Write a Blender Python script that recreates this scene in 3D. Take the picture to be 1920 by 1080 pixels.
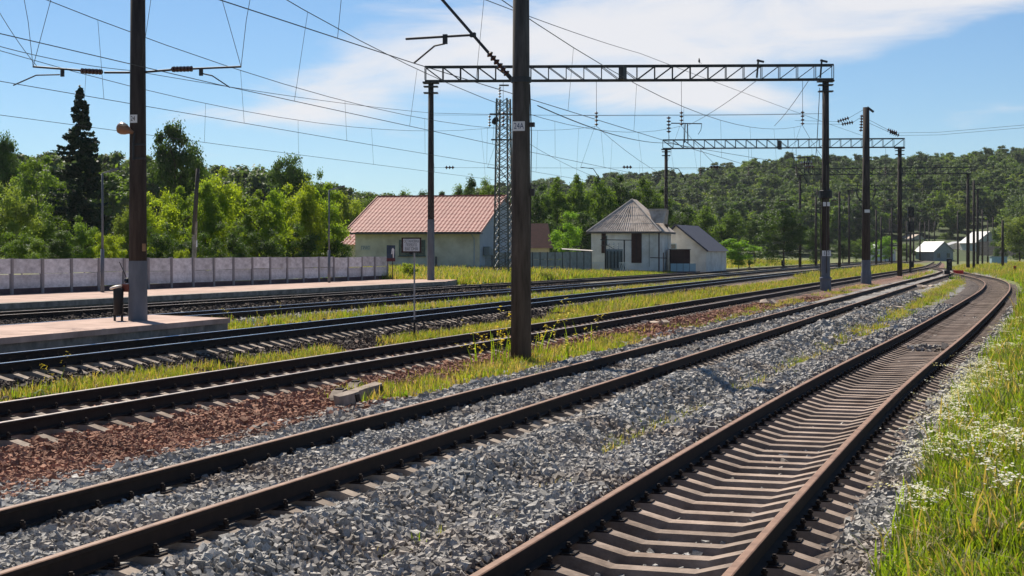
import bpy, math, random
import numpy as np
from mathutils import Vector, Matrix
R = math.radians
rng = np.random.default_rng(7)
random.seed(7)
for o in list(bpy.data.objects): bpy.data.objects.remove(o)
S = bpy.context.scene
COL = S.collection
# ------------------------------------------------------------------ camera
F = 3000.0; TH = math.atan(940 / F); CT, ST = math.cos(TH), math.sin(TH); HC = 2.13; YH = 475.0
cd = bpy.data.cameras.new('camera'); cam = bpy.data.objects.new('camera', cd); COL.objects.link(cam)
cam.location = (0, 0, HC); cam.rotation_euler = (R(90), 0, TH)
cd.sensor_width = 36; cd.lens = 36 * F / 1920; cd.shift_y = -(540 - YH) / 1920
cd.clip_start = .1; cd.clip_end = 6000
S.camera = cam
def H2(h, d): return (h * CT - d * ST, h * ST + d * CT)          # right / depth -> world X, Y
def P(px, py, d):
    x, y = H2((px - 960) / F * d, d); return Vector((x, y, HC + (YH - py) * d / F))
def G(px, py, z): return P(px, py, F * (HC - z) / (py - YH))
def AT(px, d, z):
    x, y = H2((px - 960) / F * d, d); return Vector((x, y, z))
# ------------------------------------------------------------------ light
SUN_EL, SUN_AZ = R(48), TH + R(25)                                # azimuth to the left of +Y
sdir = Vector((-math.sin(SUN_AZ) * math.cos(SUN_EL), math.cos(SUN_AZ) * math.cos(SUN_EL), math.sin(SUN_EL)))
sl = bpy.data.lights.new('sun', 'SUN'); sl.energy = 5.0; sl.angle = R(.5); sl.color = (1, .92, .80)
so = bpy.data.objects.new('sun', sl); COL.objects.link(so); so.rotation_euler = sdir.to_track_quat('Z', 'Y').to_euler()
so.location = (0, 0, 60)
W = bpy.data.worlds.new('World'); S.world = W; W.use_nodes = True
nt = W.node_tree; nt.nodes.clear()
def N(t, **k):
    n = nt.nodes.new(t)
    for a, v in k.items(): setattr(n, a, v)
    return n
def L(a, b): nt.links.new(a, b)
def M_(op, a, b=None, c=None, clamp=False):
    n = N('ShaderNodeMath', operation=op); n.use_clamp = clamp
    for i, v in enumerate((a, b, c)):
        if v is None: continue
        if isinstance(v, (int, float)): n.inputs[i].default_value = v
        else: L(v, n.inputs[i])
    return n.outputs[0]
sky = N('ShaderNodeTexSky', sky_type='NISHITA'); sky.sun_disc = False
sky.sun_elevation = SUN_EL; sky.sun_rotation = -SUN_AZ; sky.altitude = 2500; sky.air_density = 1.25; sky.dust_density = 0.; sky.ozone_density = 3.2
tc = N('ShaderNodeTexCoord'); sp = N('ShaderNodeSeparateXYZ'); L(tc.outputs['Generated'], sp.inputs[0])
hx = M_('ADD', M_('MULTIPLY', sp.outputs[0], CT), M_('MULTIPLY', sp.outputs[1], ST))
dx = M_('SUBTRACT', M_('MULTIPLY', sp.outputs[1], CT), M_('MULTIPLY', sp.outputs[0], ST))
az = M_('ARCTAN2', hx, dx); el = M_('ARCSINE', sp.outputs[2])
cv = N('ShaderNodeCombineXYZ'); L(az, cv.inputs[0]); L(M_('MULTIPLY', el, 2.1), cv.inputs[1])
# clouds drift in streaks rising to the right
mp = N('ShaderNodeMapping'); mp.inputs['Rotation'].default_value = (0, 0, R(-14)); mp.inputs['Scale'].default_value = (9, 16, 1); mp.inputs['Location'].default_value = (1.7, .4, 0); L(cv.outputs[0], mp.inputs[0])
n1 = N('ShaderNodeTexNoise'); n1.inputs['Scale'].default_value = 1; n1.inputs['Detail'].default_value = 9; n1.inputs['Roughness'].default_value = .58; n1.inputs['Distortion'].default_value = .5; L(mp.outputs[0], n1.inputs[0])
n2 = N('ShaderNodeTexNoise'); n2.inputs['Scale'].default_value = 2.4; n2.inputs['Detail'].default_value = 3; L(cv.outputs[0], n2.inputs[0])
def blob(px, py, rx, ry, amp, rot=0):
    a0 = (px - 960) / F; e0 = (YH - py) / F
    u = M_('SUBTRACT', az, a0); v = M_('SUBTRACT', el, e0); c, s = math.cos(rot), math.sin(rot)
    uu = M_('DIVIDE', M_('ADD', M_('MULTIPLY', u, c), M_('MULTIPLY', v, s)), rx / F)
    vv = M_('DIVIDE', M_('SUBTRACT', M_('MULTIPLY', v, c), M_('MULTIPLY', u, s)), ry / F)
    q = M_('ADD', M_('MULTIPLY', uu, uu), M_('MULTIPLY', vv, vv))
    return M_('MULTIPLY', M_('EXPONENT', M_('MULTIPLY', q, -1)), amp)
den = None
for b in [(1250, 40, 560, 120, .55, .03), (700, 150, 330, 70, .36, .18), (500, 215, 240, 24, .30, .06), (1150, 180, 420, 50, .34, -.02), (1500, 205, 330, 40, .34, -.10),
          (1760, 10, 330, 90, .40, .22), (1850, 215, 160, 22, .18, .2), (1690, 190, 150, 75, -.30, .2), (250, 60, 330, 130, -.3, 0), (1760, 130, 240, 55, -.38, .22)]:
    t = blob(*b); den = t if den is None else M_('ADD', den, t)
den = M_('ADD', den, M_('MULTIPLY', M_('SUBTRACT', n1.outputs[0], .5), 1.25))
den = M_('ADD', den, M_('MULTIPLY', M_('SUBTRACT', n2.outputs[0], .5), .35))
mr = N('ShaderNodeMapRange', interpolation_type='SMOOTHSTEP'); L(den, mr.inputs[0]); mr.inputs[1].default_value = .10; mr.inputs[2].default_value = .66
mask = M_('MULTIPLY', mr.outputs[0], .93)
skc = N('ShaderNodeVectorMath', operation='SCALE'); L(sky.outputs[0], skc.inputs[0]); skc.inputs[3].default_value = .054
tnt = N('ShaderNodeVectorMath', operation='MULTIPLY'); L(skc.outputs[0], tnt.inputs[0]); tnt.inputs[1].default_value = (.80, 1.0, 1.16)
mix = N('ShaderNodeMix', data_type='RGBA'); L(mask, mix.inputs[0]); L(tnt.outputs[0], mix.inputs[6])
mix.inputs[7].default_value = (.545, .54, .555, 1)
bg = N('ShaderNodeBackground'); L(mix.outputs[2], bg.inputs[0]); bg.inputs[1].default_value = 1.0
wo = N('ShaderNodeOutputWorld'); L(bg.outputs[0], wo.inputs[0])
vs = S.view_settings; vs.view_transform = 'Standard'; vs.look = 'None'; vs.exposure = .66; vs.gamma = 1
S.render.engine = 'CYCLES'; S.cycles.use_denoising = True; S.cycles.max_bounces = 6; S.cycles.transparent_max_bounces = 6
try: S.cycles.denoising_prefilter = 'ACCURATE'
except Exception: pass

# ------------------------------------------------------------------ materials
MATS = {}
def mat(name, col, rough=.85, var=.18, scale=6., col2=None, fac=.5, bump=0., bscale=40., metal=0., trans=None, island=0., stretch=None, spec=.3):
    if name in MATS: return MATS[name]
    m = bpy.data.materials.new(name); m.use_nodes = True; t = m.node_tree; b = t.nodes['Principled BSDF']
    b.inputs['Roughness'].default_value = rough; b.inputs['Metallic'].default_value = metal; b.inputs['Specular IOR Level'].default_value = spec
    tx = t.nodes.new('ShaderNodeTexCoord'); src = tx.outputs['Object']
    if stretch:
        q = t.nodes.new('ShaderNodeMapping'); q.inputs['Scale'].default_value = stretch; t.links.new(src, q.inputs[0]); src = q.outputs[0]
    n = t.nodes.new('ShaderNodeTexNoise'); n.inputs['Scale'].default_value = scale; n.inputs['Detail'].default_value = 6; n.inputs['Roughness'].default_value = .65
    t.links.new(src, n.inputs[0])
    r = t.nodes.new('ShaderNodeValToRGB'); t.links.new(n.outputs[0], r.inputs[0])
    c = np.array(col[:3]); c2 = np.array(col2[:3]) if col2 else c
    r.color_ramp.elements[0].position = fac - .2; r.color_ramp.elements[1].position = fac + .2
    r.color_ramp.elements[0].color = (*np.clip(c * (1 - var), 0, 1), 1); r.color_ramp.elements[1].color = (*np.clip(c2 * (1 + var), 0, 1), 1)
    out = r.outputs[0]
    if island:
        oi = t.nodes.new('ShaderNodeObjectInfo'); at = t.nodes.new('ShaderNodeAttribute'); at.attribute_name = 'v'
        ad = t.nodes.new('ShaderNodeMath'); ad.operation = 'ADD'; t.links.new(oi.outputs['Random'], ad.inputs[0]); t.links.new(at.outputs['Fac'], ad.inputs[1])
        mr_ = t.nodes.new('ShaderNodeMapRange'); t.links.new(ad.outputs[0], mr_.inputs[0]); mr_.inputs[1].default_value = 0; mr_.inputs[2].default_value = 2
        mr_.inputs[3].default_value = 1 - island; mr_.inputs[4].default_value = 1 + island
        mu = t.nodes.new('ShaderNodeVectorMath'); mu.operation = 'SCALE'; t.links.new(out, mu.inputs[0]); t.links.new(mr_.outputs[0], mu.inputs[3]); out = mu.outputs[0]
    t.links.new(out, b.inputs['Base Color'])
    if bump:
        n_ = t.nodes.new('ShaderNodeTexNoise'); n_.inputs['Scale'].default_value = bscale; n_.inputs['Detail'].default_value = 4; t.links.new(src, n_.inputs[0])
        bp = t.nodes.new('ShaderNodeBump'); bp.inputs['Strength'].default_value = bump; bp.inputs['Distance'].default_value = .02
        t.links.new(n_.outputs[0], bp.inputs['Height']); t.links.new(bp.outputs[0], b.inputs['Normal'])
    if trans:
        tr = t.nodes.new('ShaderNodeBsdfTranslucent'); ms = t.nodes.new('ShaderNodeMixShader'); ms.inputs[0].default_value = trans
        sc_ = t.nodes.new('ShaderNodeVectorMath'); sc_.operation = 'MULTIPLY'; sc_.inputs[1].default_value = (1.7, 1.55, .5)
        t.links.new(out, sc_.inputs[0]); t.links.new(sc_.outputs[0], tr.inputs[0])
        t.links.new(b.outputs[0], ms.inputs[1]); t.links.new(tr.outputs[0], ms.inputs[2])
        t.links.new(ms.outputs[0], t.nodes['Material Output'].inputs[0])
    MATS[name] = m; return m
m_rustrail = mat('rail_rust_dark', (.024, .015, .011), .9, .35, 9)
m_headrust = mat('rail_head_rusty', (.20, .105, .062), .65, .25, 5, (.26, .15, .095))
m_headmid = mat('rail_head_dull', (.30, .25, .21), .42, .2, 5, metal=.5)
m_headshine = mat('rail_head_polished', (.55, .58, .62), .22, .1, 4, metal=.95)
m_conc = mat('weathered_concrete', (.27, .215, .168), .95, .3, 4, (.36, .295, .24), bump=.3, bscale=30, island=.35)
m_concA = mat('weathered_concrete_brown', (.31, .235, .185), .95, .35, 4, (.40, .31, .25), bump=.4, bscale=24, island=.42)
m_mast = mat('mast_concrete_dark', (.030, .022, .019), .9, .4, 2.2, (.050, .039, .034), stretch=(3, 3, .35), bump=.25, bscale=25)
m_mastgrey = mat('mast_concrete_grey', (.048, .040, .035), .9, .4, 2.2, (.085, .073, .064), stretch=(3, 3, .35), bump=.25, bscale=25)
m_paint = mat('grey_blue_paint', (.13, .14, .16), .8, .2, 3, stretch=(2, 2, .5))
m_steel = mat('dark_steel', (.045, .047, .05), .6, .2, 5, metal=.4)
m_steelblue = mat('weathered_steel', (.028, .033, .037), .85, .2, 5)
m_green = mat('green_grey_steel', (.06, .085, .08), .6, .3, 3, (.11, .10, .085))
m_insul = mat('brown_porcelain', (.055, .022, .015), .25, .1, 5, spec=.6)
m_wire = mat('wire_copper_dark', (.07, .065, .06), .6, .1, 3, metal=.5)
m_white = mat('white_enamel', (.72, .71, .70), .5, .05, 4)
m_black = mat('black_paint', (.012, .012, .014), .5, .1, 4)
m_blackt = mat('black_lettering', (.015, .015, .02), .6, .02, 4)
m_navy = mat('dark_blue_lettering', (.03, .05, .13), .6, .02, 4)
m_plat = mat('platform_asphalt_pink', (.40, .275, .22), .95, .18, 1.5, (.46, .33, .27), bump=.2, bscale=60)
m_platedge = mat('platform_edge_concrete', (.17, .155, .135), .95, .35, 2.5, (.25, .225, .195), bump=.3, bscale=20)
m_fence = mat('whitewashed_concrete', (.62, .585, .60), .95, .25, 1.6, (.74, .71, .72), bump=.35, bscale=12, stretch=(1, 1, 2.2), island=.28)
m_fencepost = mat('fence_post_concrete', (.28, .255, .255), .95, .2, 3)
m_plinth = mat('fence_plinth_dark', (.085, .055, .06), .95, .3, 3)
m_greyfence = mat('grey_concrete_fence', (.27, .28, .27), .95, .25, 2)
m_cream = mat('cream_plaster', (.68, .575, .42), .95, .12, .8, (.72, .63, .49), bump=.15, bscale=20)
m_plaster = mat('white_plaster', (.70, .665, .61), .95, .12, .8, (.76, .73, .68))
m_gable = mat('grey_render', (.40, .42, .45), .95, .1, 1)
m_tile = mat('red_metal_tile', (.30, .112, .088), .6, .10, 1.2, (.35, .14, .11), spec=.3)
m_asb = mat('asbestos_sheet', (.42, .345, .285), .95, .3, 1.5, (.52, .44, .37))
m_asbcap = mat('asbestos_ridge', (.42, .38, .34), .95, .15, 3)
m_blueroof = mat('dark_blue_roof', (.045, .05, .075), .7, .15, 2)
m_brown = mat('brown_board', (.055, .025, .02), .8, .2, 3)
m_brownroof = mat('brown_roof', (.09, .028, .022), .7, .2, 3)
m_glass = mat('window_glass', (.03, .045, .05), .1, .1, 2, spec=.7)
m_frame = mat('window_frame', (.12, .17, .14), .7, .1, 2)
m_gutter = mat('gutter_metal', (.10, .09, .085), .6, .2, 4)
m_bark = mat('bark', (.07, .052, .04), .95, .3, 5)
m_yellow = mat('yellow_petals', (.70, .58, .03), .7, .1, 4, trans=.3)
m_umbel = mat('white_petals', (.75, .74, .66), .8, .08, 4, trans=.25)
m_red = mat('red_paint', (.55, .03, .025), .6, .1, 3)
m_bluebox = mat('pale_blue_paint', (.33, .46, .50), .7, .1, 2)
m_trafo = mat('transformer_grey', (.22, .25, .26), .6, .2, 3, metal=.2)
m_lampbrown = mat('lamp_bronze', (.26, .14, .085), .4, .2, 4, metal=.3)
m_lampglass = mat('lamp_glass', (.30, .32, .31), .15, .1, 4, spec=.7)
m_poster = mat('poster_dark_blue', (.03, .05, .085), .6, .3, 3)
m_posterred = mat('poster_red_strip', (.10, .02, .025), .6, .2, 3)
m_bird = mat('bird_dark', (.02, .02, .022), .8, .1, 3)
m_rubble = mat('broken_concrete', (.42, .33, .25), .95, .25, 3, (.5, .41, .33), bump=.4, bscale=20)
m_stone = mat('granite_chips', (.36, .338, .31), .9, .35, 9, (.54, .515, .475), island=.62)
m_stonered = mat('red_brown_chips', (.34, .16, .10), .95, .3, 9, (.47, .25, .165), island=.6)
m_stonedark = mat('oily_dark_chips', (.055, .038, .03), .95, .3, 9, (.10, .072, .058), island=.5)
def dusty(m, tint, sc=.55, lo=.46, hi=.72, amt=.75):
    t = m.node_tree; b = t.nodes['Principled BSDF']; src = b.inputs['Base Color'].links[0].from_socket
    g = t.nodes.new('ShaderNodeNewGeometry'); n = t.nodes.new('ShaderNodeTexNoise'); n.inputs['Scale'].default_value = sc; n.inputs['Detail'].default_value = 5; n.inputs['Roughness'].default_value = .6; t.links.new(g.outputs['Position'], n.inputs[0])
    r = t.nodes.new('ShaderNodeMapRange'); t.links.new(n.outputs[0], r.inputs[0]); r.inputs[1].default_value = lo; r.inputs[2].default_value = hi; r.inputs[4].default_value = amt
    x = t.nodes.new('ShaderNodeMix'); x.data_type = 'RGBA'; x.blend_type = 'MULTIPLY'; t.links.new(r.outputs[0], x.inputs[0]); t.links.new(src, x.inputs[6]); x.inputs[7].default_value = (*tint, 1); t.links.new(x.outputs[2], b.inputs['Base Color'])
dusty(m_stone, (.62, .46, .34)); dusty(m_stonered, (.55, .50, .46)); dusty(m_conc, (.50, .42, .36), 1.3); dusty(m_concA, (.45, .38, .33), 1.1); dusty(m_plat, (.62, .60, .58), .5); dusty(m_headrust, (.6, .5, .45), 1.)
dusty(m_fence, (.62, .58, .55), .9, .5, .75, .8); dusty(m_cream, (.70, .64, .55), .7); dusty(m_plaster, (.74, .70, .64), .7)
def leafmat(name, c, c2, tr=.45, isl=.35): return mat(name, c, .6, .12, 1.1, c2, trans=tr, island=isl, spec=.25)
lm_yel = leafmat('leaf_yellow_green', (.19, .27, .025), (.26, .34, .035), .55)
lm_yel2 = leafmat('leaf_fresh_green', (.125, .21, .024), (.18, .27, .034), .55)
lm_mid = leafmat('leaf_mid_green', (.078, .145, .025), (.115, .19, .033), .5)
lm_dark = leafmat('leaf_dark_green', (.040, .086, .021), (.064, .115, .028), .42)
lm_will = leafmat('leaf_grey_green', (.12, .18, .055), (.165, .225, .065), .5)
lm_spr = leafmat('needle_dark', (.016, .034, .022), (.028, .050, .028), .2)
lm_pine = leafmat('needle_blue_green', (.062, .105, .048), (.09, .14, .055), .4)
lm_bright = leafmat('leaf_bright_green', (.12, .25, .02), (.17, .32, .03), .55)
lm_grass = leafmat('grass_green', (.11, .19, .018), (.18, .25, .028), .55, .4)
lm_grassy = leafmat('grass_yellow', (.165, .205, .03), (.23, .245, .045), .5, .35)
lm_straw = leafmat('grass_straw', (.34, .27, .13), (.42, .34, .17), .4, .3)

def gravelmat(name, c1, c2, c3, sc=26):
    m = bpy.data.materials.new(name); m.use_nodes = True; t = m.node_tree; b = t.nodes['Principled BSDF']; b.inputs['Roughness'].default_value = .95
    tx = t.nodes.new('ShaderNodeTexCoord')
    v = t.nodes.new('ShaderNodeTexVoronoi'); v.inputs['Scale'].default_value = sc; t.links.new(tx.outputs['Object'], v.inputs[0])
    n = t.nodes.new('ShaderNodeTexNoise'); n.inputs['Scale'].default_value = .7; n.inputs['Detail'].default_value = 6; t.links.new(tx.outputs['Object'], n.inputs[0])
    sx = t.nodes.new('ShaderNodeSeparateColor'); t.links.new(v.outputs['Color'], sx.inputs[0])
    r = t.nodes.new('ShaderNodeValToRGB'); r.color_ramp.elements[0].color = (*c1, 1); r.color_ramp.elements[1].color = (*c2, 1); t.links.new(sx.outputs[0], r.inputs[0])
    mx = t.nodes.new('ShaderNodeMix'); mx.data_type = 'RGBA'; mr_ = t.nodes.new('ShaderNodeMapRange'); t.links.new(n.outputs[0], mr_.inputs[0]); mr_.inputs[1].default_value = .45; mr_.inputs[2].default_value = .7; mr_.inputs[4].default_value = .7
    t.links.new(mr_.outputs[0], mx.inputs[0]); t.links.new(r.outputs[0], mx.inputs[6]); mx.inputs[7].default_value = (*c3, 1)
    t.links.new(mx.outputs[2], b.inputs['Base Color'])
    bp = t.nodes.new('ShaderNodeBump'); bp.inputs['Strength'].default_value = 1; bp.inputs['Distance'].default_value = .04; bp.invert = True
    t.links.new(v.outputs['Distance'], bp.inputs['Height']); t.links.new(bp.outputs[0], b.inputs['Normal'])
    return m
m_grav = gravelmat('grey_gravel', (.13, .125, .12), (.40, .38, .355), (.22, .19, .16))
m_gravred = gravelmat('red_brown_gravel', (.10, .048, .032), (.28, .14, .09), (.17, .095, .065))
m_gravdark = gravelmat('oily_and_shaded_gravel', (.03, .021, .018), (.11, .078, .06), (.075, .055, .042))

# ------------------------------------------------------------------ mesh helpers
class MB:
    def __init__(s): s.v = []; s.f = []; s.m = []
    def add(s, vs_, fs, mi=0):
        k = len(s.v); s.v += [tuple(p) for p in vs_]; s.f += [tuple(i + k for i in f) for f in fs]; s.m += [mi] * len(fs); return s
    def box(s, c, size, rz=0, mi=0, taper=1.):
        x, y, z = size[0] / 2, size[1] / 2, size[2] / 2; ca, sa = math.cos(rz), math.sin(rz); vs_ = []
        for dz, q in ((-z, 1), (z, taper)):
            for dx_, dy in ((-x, -y), (x, -y), (x, y), (-x, y)):
                dx_ *= q; dy *= q
                vs_.append((c[0] + dx_ * ca - dy * sa, c[1] + dx_ * sa + dy * ca, c[2] + dz))
        return s.add(vs_, [(3, 2, 1, 0), (4, 5, 6, 7), (0, 1, 5, 4), (1, 2, 6, 5), (2, 3, 7, 6), (3, 0, 4, 7)], mi)
    def cyl(s, a, b, r0, r1=None, n=10, mi=0, caps=True):
        r1 = r0 if r1 is None else r1; a = Vector(a); b = Vector(b); z = (b - a)
        if z.length < 1e-6: return s
        z.normalize(); x = z.orthogonal().normalized(); y = z.cross(x); vs_ = []
        for p, r in ((a, r0), (b, r1)):
            for i in range(n):
                t = 2 * math.pi * i / n; vs_.append(p + x * (r * math.cos(t)) + y * (r * math.sin(t)))
        fs = [(i, (i + 1) % n, n + (i + 1) % n, n + i) for i in range(n)]
        if caps: fs += [tuple(range(n - 1, -1, -1)), tuple(range(n, 2 * n))]
        return s.add(vs_, fs, mi)
    def path(s, pts, r, n=5, mi=0):
        for a, b in zip(pts[:-1], pts[1:]): s.cyl(a, b, r, r, n, mi)
        return s
    def bar(s, a, b, w, h=None, mi=0):
        h = h or w; a = Vector(a); b = Vector(b); z = (b - a).normalized()
        x = z.cross(Vector((0, 0, 1)));
        if x.length < 1e-4: x = Vector((1, 0, 0))
        x.normalize(); y = x.cross(z); vs_ = []
        for p in (a, b):
            for i, j in ((-1, -1), (1, -1), (1, 1), (-1, 1)): vs_.append(p + x * (w / 2 * i) + y * (h / 2 * j))
        return s.add(vs_, [(3, 2, 1, 0), (4, 5, 6, 7), (0, 1, 5, 4), (1, 2, 6, 5), (2, 3, 7, 6), (3, 0, 4, 7)], mi)
    def lathe(s, base, prof, n=12, mi=0, axis=None):
        z = Vector(axis or (0, 0, 1)).normalized(); x = z.orthogonal().normalized(); y = z.cross(x); base = Vector(base); k = []
        for h, r in prof:
            for i in range(n):
                t = 2 * math.pi * i / n; k.append(base + z * h + x * (r * math.cos(t)) + y * (r * math.sin(t)))
        m = len(prof); fs = [(j * n + i, j * n + (i + 1) % n, (j + 1) * n + (i + 1) % n, (j + 1) * n + i) for j in range(m - 1) for i in range(n)]
        fs += [tuple(range(n - 1, -1, -1)), tuple(range((m - 1) * n, m * n))]
        return s.add(k, fs, mi)
    def mesh(s, name, mats, smooth=False):
        me = bpy.data.meshes.new(name); me.from_pydata(s.v, [], s.f)
        for m in (mats if isinstance(mats, (list, tuple)) else [mats]): me.materials.append(m)
        if any(s.m): me.polygons.foreach_set('material_index', s.m)
        if smooth: me.polygons.foreach_set('use_smooth', [True] * len(s.f))
        me.update(); return me
    def obj(s, name, mats, parent=None, smooth=False): return link(name, s.mesh(name, mats, smooth), parent)
def link(name, me, parent=None, loc=None, rz=0, kind=None):
    o = bpy.data.objects.new(name, me); COL.objects.link(o)
    if parent is not None: o.parent = parent
    if loc is not None: o.location = loc
    o.rotation_euler[2] = rz
    if kind: o['kind'] = kind
    return o
def npmesh(name, v, f, mats, mi=None, smooth=False, attr=None):
    me = bpy.data.meshes.new(name); v = np.asarray(v, np.float32); f = np.asarray(f, np.int32); k = f.shape[1]
    me.vertices.add(len(v)); me.vertices.foreach_set('co', v.ravel())
    me.loops.add(f.size); me.loops.foreach_set('vertex_index', f.ravel())
    me.polygons.add(len(f)); me.polygons.foreach_set('loop_start', np.arange(len(f), dtype=np.int32) * k)
    for m in (mats if isinstance(mats, (list, tuple)) else [mats]): me.materials.append(m)
    if mi is not None: me.polygons.foreach_set('material_index', np.asarray(mi, np.int32))
    me.polygons.foreach_set('use_smooth', np.full(len(f), bool(smooth)))
    if attr is not None:
        a = me.attributes.new('v', 'FLOAT', 'FACE'); a.data.foreach_set('value', np.asarray(attr, np.float32))
    me.update(calc_edges=True); return me
def tag(o, label, cat=None, group=None, kind=None):
    o['label'] = label
    if cat: o['category'] = cat
    if group: o['group'] = group
    if kind: o['kind'] = kind
    return o
def root(name, loc, label, cat, group=None, rz=0): return tag(link(name, None, None, loc, rz), label, cat, group)
def text(s_, size, m, name, parent, M, ext=.002):
    cu = bpy.data.curves.new('lettering', 'FONT'); cu.body = s_; cu.size = size; cu.align_x = 'CENTER'; cu.align_y = 'CENTER'; cu.extrude = ext
    o = bpy.data.objects.new('lettering', cu); COL.objects.link(o); bpy.context.view_layer.update()
    me = bpy.data.meshes.new_from_object(o.evaluated_get(bpy.context.evaluated_depsgraph_get())); bpy.data.objects.remove(o)
    me.materials.clear(); me.materials.append(m)
    t = link(name, me, parent); t.matrix_local = M; return t
def spline(pts):
    Y = np.array([p[0] for p in pts], float); X = np.array([p[1] for p in pts], float)
    m = np.gradient(X, Y)
    def f(y):
        y = np.asarray(y, float); i = np.clip(np.searchsorted(Y, y) - 1, 0, len(Y) - 2); h = Y[i + 1] - Y[i]; t = np.clip((y - Y[i]) / h, 0, 1)
        return (2*t**3 - 3*t**2 + 1) * X[i] + (t**3 - 2*t**2 + t) * h * m[i] + (-2*t**3 + 3*t**2) * X[i+1] + (t**3 - t**2) * h * m[i+1]
    return f
def vnoise(x, y, s=1., seed=0):
    x = np.asarray(x, float) / s; y = np.asarray(y, float) / s
    xi = np.floor(x).astype(np.int64); yi = np.floor(y).astype(np.int64); fx = x - xi; fy = y - yi; fx = fx*fx*(3-2*fx); fy = fy*fy*(3-2*fy)
    def h(a, b):
        n = (a * 374761393 + b * 668265263 + seed * 982451653) & 0x7fffffff; n = ((n ^ (n >> 13)) * 1274126177) & 0x7fffffff
        return ((n ^ (n >> 16)) & 0xffff) / 65535.
    return (h(xi, yi)*(1-fx) + h(xi+1, yi)*fx)*(1-fy) + (h(xi, yi+1)*(1-fx) + h(xi+1, yi+1)*fx)*fy
def inview(X, Y, m=.06, near=4):
    d = Y * CT - X * ST; h = X * CT + Y * ST
    return (d > near) & (np.abs(h) < d * (.32 + m) + 1.5)

# ------------------------------------------------------------------ track layout (X as a function of Y, rail-top height)
TR = {
 'A': dict(x=spline([(-20, -2.6), (0, -2.6), (24, -2.53), (46, -1.95), (75, -1.35), (103, -1.0), (122, -1.2), (139, -1.95), (155, -3.2), (176, -5.0), (195, -6.4), (212, -7.1), (226, -7.3)]), y0=2, y1=214, z=0., head=m_headrust, sl=m_concA, dens=.543),
 'B': dict(x=spline([(-20, -7.25), (0, -7.25), (120, -7.25), (190, -7.3), (212, -7.9), (235, -9.9), (256, -12.2), (280, -13.2)]), y0=5, y1=262, z=0., head=m_headrust, sl=m_conc, dens=.58),
 'C': dict(x=spline([(-20, -12.7), (0, -12.7), (140, -12.75), (270, -13.2), (340, -15.5), (420, -18.5), (520, -22)]), y0=8, y1=500, z=.05, head=m_headmid, sl=m_conc, dens=.58),
 'D': dict(x=spline([(-20, -17.6), (0, -17.8), (26, -18.25), (43, -18.7), (93, -19.9), (193, -22.2), (300, -23.5), (420, -23.8), (560, -22)]), y0=12, y1=560, z=.15, head=m_headshine, sl=m_conc, dens=.58),
 'E': dict(x=spline([(-20, -25.2), (50, -25.2), (90, -25.2), (133, -25.7), (193, -27.2), (300, -28.6), (430, -28.4), (560, -26)]), y0=15, y1=560, z=.2, head=m_headshine, sl=m_conc, dens=.58),
 'F': dict(x=spline([(-20, -31), (90, -31), (130, -30.9), (193, -32), (300, -33.4), (420, -33.4), (560, -30)]), y0=20, y1=560, z=.2, head=m_headmid, sl=m_conc, dens=.58),
}
def ax(Y): return TR['A']['x'](np.clip(Y, 0, 205))
def gz(X, Y):
    X = np.asarray(X, float); Y = np.asarray(Y, float)
    sh = np.where(X > -4.6, ax(Y) + 2.6, 0.)
    b = np.interp(X - sh, [-300, -120, -60, -42, -40, -33, -28, -22, -19, -15.2, -10.5, -9.3, -5, -4.2, -1.35, -.5, .6, 8, 60, 300], [4, 1.5, .7, .4, .3, .05, -.05, -.1, -.15, -.28, -.34, -.32, -.34, -.32, -.36, -.06, .26, .42, .8, 6])
    far = np.clip((Y - 90) / 60, 0, 1)
    b = np.where(X > -4.6, b * (1 - .55 * far * (X - sh > -1.3)), b)
    b = b + np.clip((Y - 440) / 450, 0, 1) ** 1.2 * 15
    return b + .05 * (vnoise(X, Y, 1.3, 3) - .5) + .06 * (vnoise(X, Y, 4.5, 5) - .5)
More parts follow.
